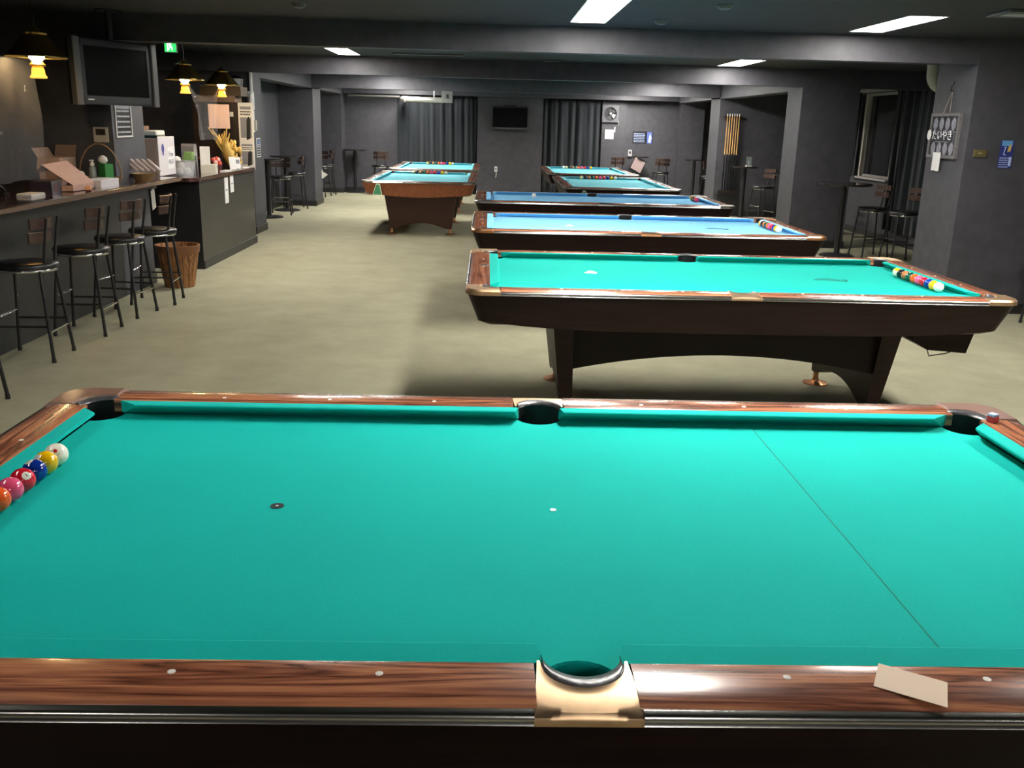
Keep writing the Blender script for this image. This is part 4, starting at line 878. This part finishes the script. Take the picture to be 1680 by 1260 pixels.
part('tail', MB().tube([(0.02, 0.26, 0.24), (0.03, 0.36, 0.20), (0.03, 0.42, 0.14)], [0.02, 0.022, 0.01], 8), M_ST, sh, 60)

# cabinet with boxes, board and posters at the far end of the bar
cb = thing('dark_cabinet', 'tall dark brown cabinet behind the dried sheaf', 'cabinet', (0, 0, 0))
part('body', MB().bevbox(-4.05, -3.43, 10.72, 11.2, 0.0, 1.80, 0.004), mat('very_dark_brown_wood', (0.020, 0.012, 0.009), 0.4), cb)
part('door', MB().box(-4.03, -3.45, 10.715, 10.72, 0.05, 1.77), mat('very_dark_brown_wood', (0.020, 0.012, 0.009), 0.4), cb)
part('label', MB().box(-3.60, -3.52, 10.712, 10.7145, 1.62, 1.68), M_WHITE, cb)
for nm_, x0, x1, z0, z1, m, lb in [('flat_carton', -4.0, -3.50, 1.803, 1.88, M_CARD2, 'flat tan carton on top of dark cabinet, bottom one'), ('flat_carton', -3.95, -3.42, 1.882, 2.00, mat('dark_brown_carton', (0.07, 0.045, 0.02), 0.6), 'dark brown carton on the cabinet, on the flat tan one')]:
    t = thing(nm_, lb, 'cardboard box', (0, 0, 0)); part('box', MB().bevbox(x0, x1, 10.76, 11.1, z0, z1, 0.003), m, t); part('tape', MB().box((x0+x1)/2-0.02, (x0+x1)/2+0.02, 10.757, 10.76, z0, z1), mat('brown_tape', (0.25, 0.17, 0.10), 0.3), t)
pn = thing('grey_pot', 'grey metal pot with black lid on the dark cabinet boxes', 'pot', (-3.53, 10.93, 2.001)); part('pot', MB().lathe([(0.09, 0), (0.10, 0.06), (0.1, 0.10)], 18), mat('grey_pot_metal', (0.12, 0.12, 0.12), 0.4, 0.5), pn, 40); part('lid', MB().lathe([(0.102, 0.10), (0.09, 0.125), (0.03, 0.145)], 18), M_GLOSSB, pn, 40)
pk = sheet('pink_board', 'pale pink board behind the hanging plastic sheet', 'board', (0.98, 0.2, 0), (0, 0, 1), (-3.66, 10.55, 1.62), 0.26, 0.30, mat('pale_pink_board', srgb(228, 196, 188), 0.7), 0.008)
part('stand_post', MB().box(-0.012, 0.012, -0.62, -0.15, -0.012, -0.002), M_BLKMET, pk)
for i, (z, h, w, lb) in enumerate([(1.545, 0.47, 0.17, 'black and white printed poster beside the dark cabinet'), (1.14, 0.31, 0.17, 'second printed poster directly below the first, behind the sheaf')]):
    p = sheet('printed_poster', lb, 'poster', (1, 0, 0), (0, 0, 1), (-3.36, 10.7045, z), w, h, M_WHITE)
    part('print_block', MB().box(-w*0.42, w*0.42, -h*0.40, h*0.15, 0.002, 0.003).box(-w*0.42, w*0.42, h*0.36, h*0.44, 0.002, 0.003), mat('grey_print', (0.25, 0.26, 0.30), 0.5), p)
    part('dark_figure', MB().prism([(0.0, -h*0.46), (w*0.30, -h*0.42), (w*0.36, h*0.1), (w*0.22, h*0.18), (w*0.06, h*0.08)], 0.003, 0.004, 'z'), M_INK, p)
    part('print_lines', lines(MB(), w*0.8, h, 2, -w*0.4, h*0.30, h*0.07, h*0.035, 5+i).xf(Matrix.Translation((0, 0, 0.0018))), M_INK, p)
part('stand', MB().box(-3.455, -3.265, 10.705, 10.712, 0.95, 1.80), M_WHITE, None); tag(bpy.data.objects['stand'], 'white backing board holding the printed posters', 'board'); bpy.data.objects['stand'].name = 'backing_board'
cp = thing('cable_conduit', 'white vertical cable conduit with junction boxes at the bar pillar', 'conduit', (-3.47, 11.53, 0))
part('pipe', MB().bevbox(-0.012, 0.012, -0.02, 0.03, 1.70, 2.30, 0.003), M_PLWHITE, cp); part('junction_box', MB().bevbox(-0.045, 0.028, -0.05, 0.03, 1.72, 1.96, 0.005), M_PLWHITE, cp); part('junction_box', MB().bevbox(-0.05, 0.02, -0.05, 0.03, 1.42, 1.71, 0.005), M_WHITE, cp); part('side_switch', MB().bevbox(0.02, 0.05, -0.03, 0.03, 1.44, 1.58, 0.004), M_BEIGE, cp)
sd = part('white_cloth', MB().lathe([(0.01, 0), (0.04, 0.02), (0.035, 0.12), (0.01, 0.18)], 9), M_WHITE, None, 60, loc=(-3.455, 11.445, 1.76)); tag(sd, 'bunched white cloth hanging by the junction box', 'cloth')
# papers taped on fronts
for i, (y, z0, z1, lb) in enumerate([(9.30, 0.63, 0.93, 'longer white price slip taped on service counter front'), (9.55, 0.74, 0.94, 'shorter white price slip taped right of the longer one')]):
    o = part('price_slip', MB().box(-3.2745, -3.273, y-0.075, y+0.075, z0, z1), M_WHITE); tag(o, lb, 'paper', 'price slips')
    part('print', MB().box(-3.273, -3.2725, y-0.05, y+0.05, (z0+z1)/2-0.005, (z0+z1)/2+0.01), mat('grey_print', (0.25, 0.26, 0.30), 0.5), o)
fr = sheet('narrow_notice', 'narrow white-bordered notice on the pillar at bar end', 'notice', (0, 1, 0), (0, 0, 1), (-3.498, 11.90, 1.20), 0.24, 0.27, M_WHITE)
part('dark_panel', MB().box(-0.10, 0.10, -0.12, 0.03, 0.002, 0.003), M_INK, fr); part('blue_panel', MB().box(-0.10, 0.10, 0.04, 0.12, 0.002, 0.003), mat('slate_blue_print', srgb(90, 110, 150), 0.5), fr)
part('print_lines', lines(MB(), 0.18, 0.1, 4, -0.09, 0.01, 0.035, 0.012, 11).xf(Matrix.Translation((0, 0, 0.0026))), M_WHITE, fr)
sw = part('wall_plate', MB().bevbox(-0.06, 0.06, -0.01, 0.0, -0.11, 0.11, 0.003), mat('pale_grey_plate', (0.40, 0.40, 0.41), 0.5), None, loc=(-3.66, 13.2, 1.36), rot=(0, 0, 1.2)); sw.location = (-4.14, 14.6, 1.36); sw.rotation_euler = (0, 0, PI/2); tag(sw, 'pale grey plate on the left alcove wall', 'wall plate')
ex = thing('exit_sign', 'green lit emergency exit sign above the bar, right of television', 'exit sign', (-3.85, 9.4, 2.375), 0.0)
part('housing', MB().bevbox(-0.07, 0.07, 0, 0.04, -0.06, 0.06, 0.004), M_PLWHITE, ex)
part('lit_panel', MB().box(-0.065, 0.065, -0.004, 0, -0.055, 0.055), mat('lit_green_panel', (0.03, 0.55, 0.12), 0.4, emit=1.6), ex)
part('running_figure', MB().bevbox(-0.012, 0.012, -0.006, -0.004, 0.005, 0.035, 0.004).tube([(0.0, -0.005, 0.005), (-0.018, -0.005, -0.03)], 0.006, 6).tube([(0.0, -0.005, 0.005), (0.022, -0.005, -0.01), (0.018, -0.005, -0.035)], 0.006, 6).sphere(0.01, (0.008, -0.005, 0.042), 8, 6).box(-0.035, -0.025, -0.006, -0.004, -0.045, 0.045), mat('lit_white_figure', (0.9, 1.0, 0.8), 0.4, emit=3.0), ex)

# ------------------------------------------------------------------ back wall
def curtain(label, x0, x1, y, z0, z1, seed, m=M_CURT, axis='x', group='black curtains'):
    rnd = random.Random(seed); n = int((x1-x0)*70); pts = []
    f1, f2, p1, p2 = rnd.uniform(26, 32), rnd.uniform(47, 60), rnd.uniform(0, 6), rnd.uniform(0, 6)
    rows = []
    for j in range(9):
        v = j/8; r_ = []
        for i in range(n+1):
            x = x0+(x1-x0)*i/n
            d = 0.028*math.sin(f1*x+p1+1.3*math.sin(3.1*x+p2)+0.9*v*math.sin(2.3*x+p2)) + 0.016*math.sin(f2*x+p2+1.5*v+math.sin(5*x)) + 0.014*math.sin(7.7*x+p2)
            q = y-0.07+d
            r_.append((x, q, z0+(z1-z0)*v) if axis == 'x' else (q, x, z0+(z1-z0)*v))
        rows.append(r_)
    k = n+1; vs = [p for r_ in rows for p in r_]; fs = [(j*k+i, j*k+i+1, (j+1)*k+i+1, (j+1)*k+i) for j in range(8) for i in range(n)]
    o = part('curtain', MB().add(vs, fs), m, None, 180); tag(o, label, 'curtain', group)
    mod = o.modifiers.new('cloth thickness', 'SOLIDIFY'); mod.thickness = 0.004
    return o
curtain('black pleated curtain left of the back wall television', -2.30, -0.50, 20.37, 0.03, 2.19, 3)
curtain('black pleated curtain right of the back wall television', 1.07, 2.36, 20.37, 0.03, 2.19, 4)
curtain('black curtain at the right of the alcove window', 11.2, 12.36, 5.97, 0.20, 2.28, 6, axis='y')
curtain('narrow black curtain at the left of the alcove window', 13.80, 14.02, 5.97, 0.92, 2.26, 9, axis='y')
tv = thing('flat_television', 'flat black television on the back wall pier', 'television', (0.285, 20.15, 1.745))
part('panel', MB().bevbox(-0.41, 0.41, -0.07, -0.02, -0.25, 0.25, 0.008), M_BLACK, tv); part('screen', MB().box(-0.39, 0.39, -0.072, -0.07, -0.20, 0.225), M_GLOSSB, tv)
part('lower_bezel', MB().bevbox(-0.40, 0.40, -0.078, -0.07, -0.245, -0.215, 0.003), mat('gloss_bezel', (0.10, 0.10, 0.11), 0.15, coat=1), tv)
part('wall_mount', MB().box(-0.15, 0.15, -0.02, 0, -0.15, 0.29), M_BLKMET, tv)
fn = thing('wall_fan', 'square grey ventilation fan high on the back wall at right', 'fan', (2.60, 20.30, 1.90))
fm = MB(); 
part('frame', MB().box(-0.19, 0.19, -0.06, 0, 0.165, 0.19).box(-0.19, 0.19, -0.06, 0, -0.19, -0.165).box(-0.19, -0.165, -0.06, 0, -0.165, 0.165).box(0.165, 0.19, -0.06, 0, -0.165, 0.165).loft([[(0.145*math.cos(2*PI*i/32), -0.055, 0.145*math.sin(2*PI*i/32)) for i in range(32)], [(0.165*max(-1, min(1, 1.42*math.cos(2*PI*i/32))), -0.055, 0.165*max(-1, min(1, 1.42*math.sin(2*PI*i/32)))) for i in range(32)]], False, False), mat('grey_fan_plastic', (0.10, 0.10, 0.11), 0.5), fn)
part('guard_ring', MB().tube([(0.145*math.cos(2*PI*i/32), -0.06, 0.145*math.sin(2*PI*i/32)) for i in range(32)], 0.008, 6, True), mat('grey_fan_plastic', (0.10, 0.10, 0.11), 0.5), fn, 60)
for i in range(5):
    a = 2*PI*i/5+0.4; m = MB(); ca, sa = math.cos, math.sin
    m.add([(0.03*ca(a), -0.025, 0.03*sa(a)), (0.135*ca(a-0.15), -0.04, 0.135*sa(a-0.15)), (0.135*ca(a+0.75), -0.015, 0.135*sa(a+0.75)), (0.03*ca(a+0.9), -0.015, 0.03*sa(a+0.9))], [(0, 1, 2, 3)])
    part('blade', m, mat('dark_fan_blade', (0.05, 0.05, 0.055), 0.4), fn)
part('hub', MB().sphere(0.035, (0, -0.04, 0), 14, 10), mat('pale_fan_hub', (0.35, 0.35, 0.36), 0.4), fn, 180)
part('pull_cord', MB().tube([(0.19, -0.03, -0.15), (0.21, -0.03, -0.22), (0.19, -0.03, -0.25)], 0.004, 6), M_PLWHITE, fn)
ws = sheet('wifi_paper', 'white free wi-fi paper on back wall below the fan', 'paper', (1, 0, 0), (0, 0, 1), (2.60, 20.297, 1.44), 0.20, 0.21, M_WHITE)
for s, y in (('Free', 0.045), ('Wi-Fi', -0.015)):
    t = place('paper_lettering', text_mesh(s, 0.06), M_INK, ws); t.location = (0.01, y, 0.0025)
st_ = part('tape_strip', MB().box(-0.012, 0.012, -0.002, 0, -0.06, 0.06), M_PLWHITE, None, loc=(2.72, 20.298, 1.55)); tag(st_, 'short white tape strip above the wi-fi paper', 'tape')
bp = sheet('blue_poster', 'dark event poster with a blue picture on back wall', 'poster', (1, 0, 0), (0, 0, 1), (3.40, 20.417, 1.385), 0.48, 0.27, mat('near_black_print', (0.006, 0.007, 0.012), 0.4))
part('blue_picture', MB().box(0.10, 0.22, -0.13, 0.13, 0.002, 0.003), mat('cobalt_print', srgb(84, 102, 170), 0.5), bp)
part('pale_shape', MB().prism([(0.13, -0.10), (0.19, -0.12), (0.21, 0.0), (0.17, 0.10), (0.15, 0.02)], 0.003, 0.0035, 'z'), mat('pale_blue_print', srgb(180, 195, 228), 0.5), bp)
part('print_lines', lines(MB(), 0.26, 0.2, 6, -0.21, 0.085, 0.036, 0.014, 17).xf(Matrix.Translation((0, 0, 0.0018))), mat('pale_blue_print', srgb(180, 195, 228), 0.5), bp)
sw = thing('wall_telephone', 'pale grey switch panel on the back wall under the blue poster', 'switch', (3.12, 20.42, 1.015)); part('case', MB().bevbox(-0.045, 0.045, -0.03, 0, -0.09, 0.09, 0.004), mat('pale_grey_plate', (0.40, 0.40, 0.41), 0.5), sw); part('window', MB().box(-0.02, 0.02, -0.032, -0.03, 0.0, 0.05), M_INK, sw); sw.name = 'switch_panel'
so = thing('wall_socket', 'white wall socket with plug low on the television pier', 'socket', (-0.02, 20.15, 0.60)); part('plate', MB().bevbox(-0.035, 0.035, -0.008, 0, -0.06, 0.06, 0.003), M_PLWHITE, so); part('slot', MB().box(-0.012, 0.012, -0.010, -0.008, -0.02, 0.02), M_INK, so); part('cable', MB().tube([(0, -0.012, -0.03), (0.012, -0.02, -0.10), (0.0, -0.02, -0.20)], 0.008, 6), M_PLWHITE, so, 60)
# silver duct
dc = thing('ventilation_duct', 'silver foil ventilation duct with square box at back left ceiling', 'duct', (0, 0, 0))
pts = [(-2.05+0.83*i/24, 19.5, 2.085-0.006*i/24) for i in range(25)]
part('pipe', MB().tube(pts, [0.060+0.004*(i % 2) for i in range(25)], 16), M_SILVER, dc, 60)
part('elbow', MB().tube([(-2.05, 19.5, 2.085), (-2.10, 19.53, 2.085), (-2.12, 19.62, 2.085), (-2.12, 20.0, 2.085)], [0.063, 0.066, 0.063, 0.06], 14), M_SILVER, dc, 60)
part('box', MB().box(-1.25, -1.01, 19.42, 19.44, 2.03, 2.30).box(-1.25, -1.23, 19.44, 19.62, 2.03, 2.30).box(-1.03, -1.01, 19.44, 19.62, 2.03, 2.30).box(-1.23, -1.03, 19.44, 19.62, 2.03, 2.05).box(-1.23, -1.03, 19.44, 19.62, 2.28, 2.30), M_SILVER, dc)
part('opening', MB().bevbox(-1.15, -1.09, 19.412, 19.42, 2.13, 2.21, 0.003), M_INK, dc); part('hanger', MB().cyl(0.012, 2.14, ZC, 8, (-1.42, 19.5)), M_SILVER, dc); part('hanger', MB().cyl(0.008, 2.29, ZC, 8, (-1.13, 19.52)), M_SILVER, dc)
cr = part('curtain_track', MB().bevbox(-3.40, -2.22, 20.0, 20.04, 2.13, 2.17, 0.003), mat('dull_grey_track', (0.09, 0.085, 0.08), 0.5), None); tag(cr, 'long dull grey track under the ceiling at back left', 'track')
# cue rack in the right alcove
cu = thing('cue_rack', 'black wall cue rack holding pool cues on the far right pillar', 'cue rack', (4.40, 16.12, 0))
part('base_tray', MB().bevbox(-0.20, 0.18, -0.13, 0.02, 0.38, 0.43, 0.004), M_BLACK, cu); part('tray_front', MB().box(-0.20, 0.18, -0.13, -0.12, 0.43, 0.50), mat('dark_stained_rack', (0.018, 0.011, 0.008), 0.4), cu)
part('top_clip_bar', MB().bevbox(-0.17, 0.19, -0.03, 0.02, 1.82, 1.86, 0.004), mat('dark_stained_rack', (0.018, 0.011, 0.008), 0.4), cu)
M_SHAFT = mat('maple_cue_shaft', srgb(206, 160, 96), 0.3, coat=0.4)
first = None
for i in range(6):
    x = 4.29+0.045*i; lb = 'pool cue in the wall rack, %s from the left' % ['first', 'second', 'third', 'fourth', 'fifth', 'sixth'][i]
    if first is None:
        first = thing('pool_cue', lb, 'pool cue', (x, 16.06, 0), 0, 'pool cues in the rack')
        part('butt', MB().tube([(0, 0, 0.432), (0, 0.01, 1.14)], [0.0145, 0.011], 10), mat('black_cue_butt', (0.012, 0.012, 0.013), 0.2, coat=0.4), first, 60)
        part('shaft', MB().tube([(0, 0.01, 1.16), (0, 0.02, 1.84)], [0.011, 0.0075], 10), M_SHAFT, first, 60)
        part('joint', MB().tube([(0, 0.01, 1.14), (0, 0.01, 1.165)], 0.0115, 10), M_BRIGHT, first, 60)
        part('ferrule', MB().tube([(0, 0.02, 1.86), (0, 0.022, 1.905)], [0.0075, 0.007], 10), M_PLWHITE, first, 60)
        part('upper_shaft', MB().tube([(0, 0.02, 1.84), (0, 0.02, 1.86)], 0.0076, 10), M_SHAFT, first, 60)
    else: dup(first, (x, 16.06, 0), 0, lb)
# right side: spotlight on the window post, chalkboard pillar, pipe
sp = thing('window_opener', 'black wall winder with bright knob and hanging cord left of the window', 'winder', (5.99, 14.32, 0))
part('plate', MB().bevbox(-0.02, 0.01, -0.05, 0.05, 1.72, 2.0, 0.004), M_BLKMET, sp); part('knob', MB().sphere(0.032, (-0.035, 0.0, 1.87), 12, 8), M_BRIGHT, sp, 180); part('crank', MB().tube([(-0.03, 0, 1.74), (-0.06, -0.12, 1.72), (-0.05, -0.26, 1.75)], 0.008, 8), M_BRIGHT, sp, 60)
part('cord', MB().tube([(-0.04, 0, 1.70), (-0.03, 0.01, 1.30)], 0.006, 6), M_BRIGHT, sp, 60); part('cord_end', MB().lathe([(0.008, 1.22), (0.016, 1.24), (0.010, 1.30)], 8, (-0.03, 0.01, 0)), M_PLWHITE, sp, 40)
cbd = thing('chalkboard_sign', 'hanging chalkboard sign with chalk drawings on the near right pillar', 'chalkboard', (4.15, 7.03, 1.615))
FX = 4.128
# local frame: right = -y (as seen from the aisle), up = z, out = -x
def onb(y, z, d): return (-0.022-d, -y, z)
bw, bh = 0.285, 0.205
fbx = MB()
for (a, b, c, d) in ((-bw, bw, bh-0.028, bh), (-bw, bw, -bh, -bh+0.028), (-bw, -bw+0.03, -bh+0.028, bh-0.028), (bw-0.03, bw, -bh+0.028, bh-0.028)): fbx.box(-0.028, 0, a, b, c, d)
part('frame', fbx, mat('weathered_grey_frame', (0.13, 0.12, 0.12), 0.6, noise=0.2, scale=40), cbd)
part('board', MB().box(-0.018, -0.004, -bw+0.03, bw-0.03, -bh+0.028, bh-0.028), mat('chalkboard_slate', (0.022, 0.022, 0.026), 0.8), cbd)
M_CHALK = mat('white_chalk', (0.92, 0.92, 0.94), 0.9); M_CHALKG = mat('grey_chalk', (0.27, 0.26, 0.30), 0.9, noise=0.5, scale=120)
def fish(cy, cz, s, flip):
    m = MB(); body = [(0.046*math.sin(a)*s*(0.72+0.28*abs(math.sin(a))), 0.066*math.cos(a)*s) for a in [2*PI*i/14 for i in range(14)]]
    pr = lambda p: onb(cy+p[0], cz+p[1]*flip, -0.002)
    c0 = len(body); fb = [onb(cy+a, cz+b*flip, -0.0035) for a, b in body]; m.add(fb, [tuple(range(c0))])
    m.tube([pr(p) for p in body], 0.0030, 5, True)
    m.tube([pr((-0.012*s, -0.055*s)), pr((-0.032*s, -0.085*s)), pr((0.03*s, -0.088*s)), pr((0.012*s, -0.055*s))], 0.0024, 5)
    for k in (-0.02, 0.0, 0.02): m.tube([pr((-0.026*s, k)), pr((0, k-0.012)), pr((0.026*s, k))], 0.002, 5)
    return m
for r_, z in ((0, 0.108), (1, -0.118)):
    for i in range(4): part('chalk_fish_drawing', fish(-0.185+0.12*i+0.01*r_, z, 0.86, 1 if r_ == 0 else 1), M_CHALKG, cbd)
tx = place('chalk_lettering', text_mesh('たいやき', 0.103, 0.0012), M_CHALK, cbd); tx.matrix_local = basis((0, -1, 0), (0, 0, 1), (-0.0205, 0.028, 0.000))
part('chalk_underline', MB().tube([onb(-0.15, -0.055, -0.002), onb(0.12, -0.057, -0.002)], 0.003, 5), M_CHALKG, cbd)
m = MB(); rnd = random.Random(2)
for i in range(5): m.tube([onb(0.205+rnd.uniform(-.012, .0), 0.04-0.022*i, -0.002), onb(0.215+rnd.uniform(0, .012), 0.035-0.022*i, -0.002), onb(0.208, 0.028-0.022*i, -0.002)], 0.0024, 5)
part('chalk_side_scribble', m, M_CHALKG, cbd)
part('hanging_cord', MB().tube([onb(-0.075, bh, -0.01), onb(0.03, bh+0.205, -0.018), onb(0.05, bh, -0.01)], 0.004, 6), mat('pale_cord', (0.30, 0.25, 0.22), 0.8), cbd)
part('hook', MB().tube([(-0.003, -0.04, bh+0.20), (-0.03, -0.04, bh+0.20), (-0.03, -0.05, bh+0.25)], 0.006, 6).tube([(-0.01, -0.04, bh+0.25), (-0.012, -0.055, bh+0.285)], 0.005, 6), M_BLACK, cbd)
for nm_, y, z, w, h, lb in [('round_note', -0.265, 0.005, 0.040, 0.050, 'round white note stuck on left edge of chalkboard'), ('square_note', -0.05, -0.24, 0.075, 0.085, 'white note hanging off the bottom edge of chalkboard')]:
    n = 14; pr = [(w*math.cos(2*PI*i/n), h*math.sin(2*PI*i/n)) for i in range(n)] if nm_[0] == 'r' else [(-w, -h), (-w*0.5, -h*1.06), (w*0.2, -h*0.98), (w, -h), (w, h), (-w, h)]
    o = part(nm_, MB().prism(pr, -0.004, 0, 'x'), M_WHITE, None, loc=(4.15-0.030, 7.03-y, 1.615+z)); tag(o, lb, 'note')
pi = thing('bent_pipe', 'pale bent vent pipe under ceiling beside the chalkboard pillar', 'pipe', (0, 0, 0))
pts = [(4.19, 7.55, 2.44), (4.19, 7.55, 2.20)] + [(4.19+0.13*(1-math.cos(a)), 7.55, 2.20-0.13*math.sin(a)) for a in [PI/2*i/8 for i in range(1, 9)]] + [(4.6, 7.55, 2.07)]
part('pipe', MB().tube(pts, 0.062, 16), mat('pale_olive_pipe', (0.42, 0.40, 0.28), 0.3, coat=0.4), pi, 60); part('collar', MB().tube([(4.19, 7.55, 2.26), (4.19, 7.55, 2.28)], 0.066, 16), mat('pale_olive_pipe', (0.42, 0.40, 0.28), 0.3), pi, 60)
# wall right of the pillar
bs = thing('brass_plate', 'small brass wall plate on the black wall at far right', 'wall plate', (4.285, 6.60, 1.47)); part('plate', MB().bevbox(-0.06, 0.06, -0.012, 0, -0.032, 0.032, 0.003), mat('aged_brass', (0.20, 0.16, 0.07), 0.45, 0.6), bs); part('knob', MB().bevbox(-0.016, 0.016, -0.022, -0.012, -0.006, 0.008, 0.002), mat('bright_brass', (0.5, 0.42, 0.2), 0.35, 0.8), bs)
po = sheet('blue_event_poster', 'narrow blue poster on black wall at the right edge', 'poster', (1, 0, 0), (0, 0, 1), (4.525, 6.597, 1.465), 0.125, 0.245, mat('deep_blue_print', srgb(42, 52, 120), 0.4))
part('sky_panel', MB().box(-0.05, 0.045, 0.075, 0.1225, 0.002, 0.0028), mat('sky_blue_print', srgb(92, 150, 200), 0.4), po); part('amber_shape', MB().prism([(0.005, 0.02), (0.035, 0.03), (0.04, 0.09), (0.015, 0.08)], 0.0028, 0.0034, 'z'), mat('amber_print', srgb(190, 160, 90), 0.4), po)
part('white_strokes', MB().tube([(-0.03, 0.06, 0.003), (-0.01, 0.07, 0.003), (-0.02, 0.03, 0.003), (-0.025, 0.0, 0.003), (0.0, -0.005, 0.003)], 0.004, 5), mat('pale_blue_print', srgb(180, 195, 228), 0.5), po)
part('print_lines', lines(MB(), 0.085, 0.1, 5, -0.055, -0.03, 0.02, 0.007, 23).xf(Matrix.Translation((0, 0, 0.0018))), mat('pale_blue_print', srgb(180, 195, 228), 0.5), po); part('white_panel', MB().box(0.03, 0.055, -0.10, -0.02, 0.002, 0.003), mat('pale_blue_print', srgb(180, 195, 228), 0.5), po)
# ceiling fittings
for x, y, lb in [(-1.61, 5.50, 'smoke detector on the ceiling at top left of centre'), (1.44, 4.85, 'smoke detector on ceiling at the top edge, right of the long light'), (1.19, 5.93, 'smoke detector on the ceiling just before the first beam')]:
    t = thing('smoke_detector', lb, 'smoke detector', (x, y, ZC), 0, 'ceiling smoke detectors'); part('base', MB().lathe([(0.055, -0.012), (0.058, 0)], 18), mat('dusty_grey_plastic', (0.10, 0.10, 0.10), 0.5), t, 40); part('dome', MB().lathe([(0.02, -0.034), (0.042, -0.026), (0.048, -0.012)], 18), mat('dusty_grey_plastic', (0.10, 0.10, 0.10), 0.5), t, 40)
for x0, x1, y0, y1, lb in [(-1.42, -0.52, 10.42, 10.50, 'long dull strip fitting on ceiling beyond the first beam'), (0.51, 0.76, 11.0, 11.06, 'short dull strip fitting on ceiling before second beam'), (3.32, 4.2, 4.62, 4.95, 'pale unlit ceiling panel at the top right corner')]:
    t = thing('ceiling_strip', lb, 'ceiling fitting', ((x0+x1)/2, (y0+y1)/2, ZC)); w, d = (x1-x0)/2, (y1-y0)/2
    part('body', MB().bevbox(-w, w, -d, d, -0.02, 0, 0.003), mat('dusty_grey_plastic', (0.10, 0.10, 0.10), 0.5), t); part('slot', MB().box(-w*0.9, w*0.9, -d*0.4, d*0.4, -0.022, -0.02), mat('pale_grey_plate', (0.40, 0.40, 0.41), 0.5), t)
pe = thing('ceiling_spot', 'tiny bright spotlight under ceiling right of the window', 'spotlight', (5.75, 12.0, 2.26)); part('body', MB().cyl(0.03, 0.0, 0.06, 12), M_BLACK, pe); part('stem', MB().cyl(0.01, 0.06, 0.19, 8), M_BLACK, pe); part('cap', MB().cyl(0.034, -0.03, 0.0, 12), M_BRIGHT, pe)
bpy.context.view_layer.update()
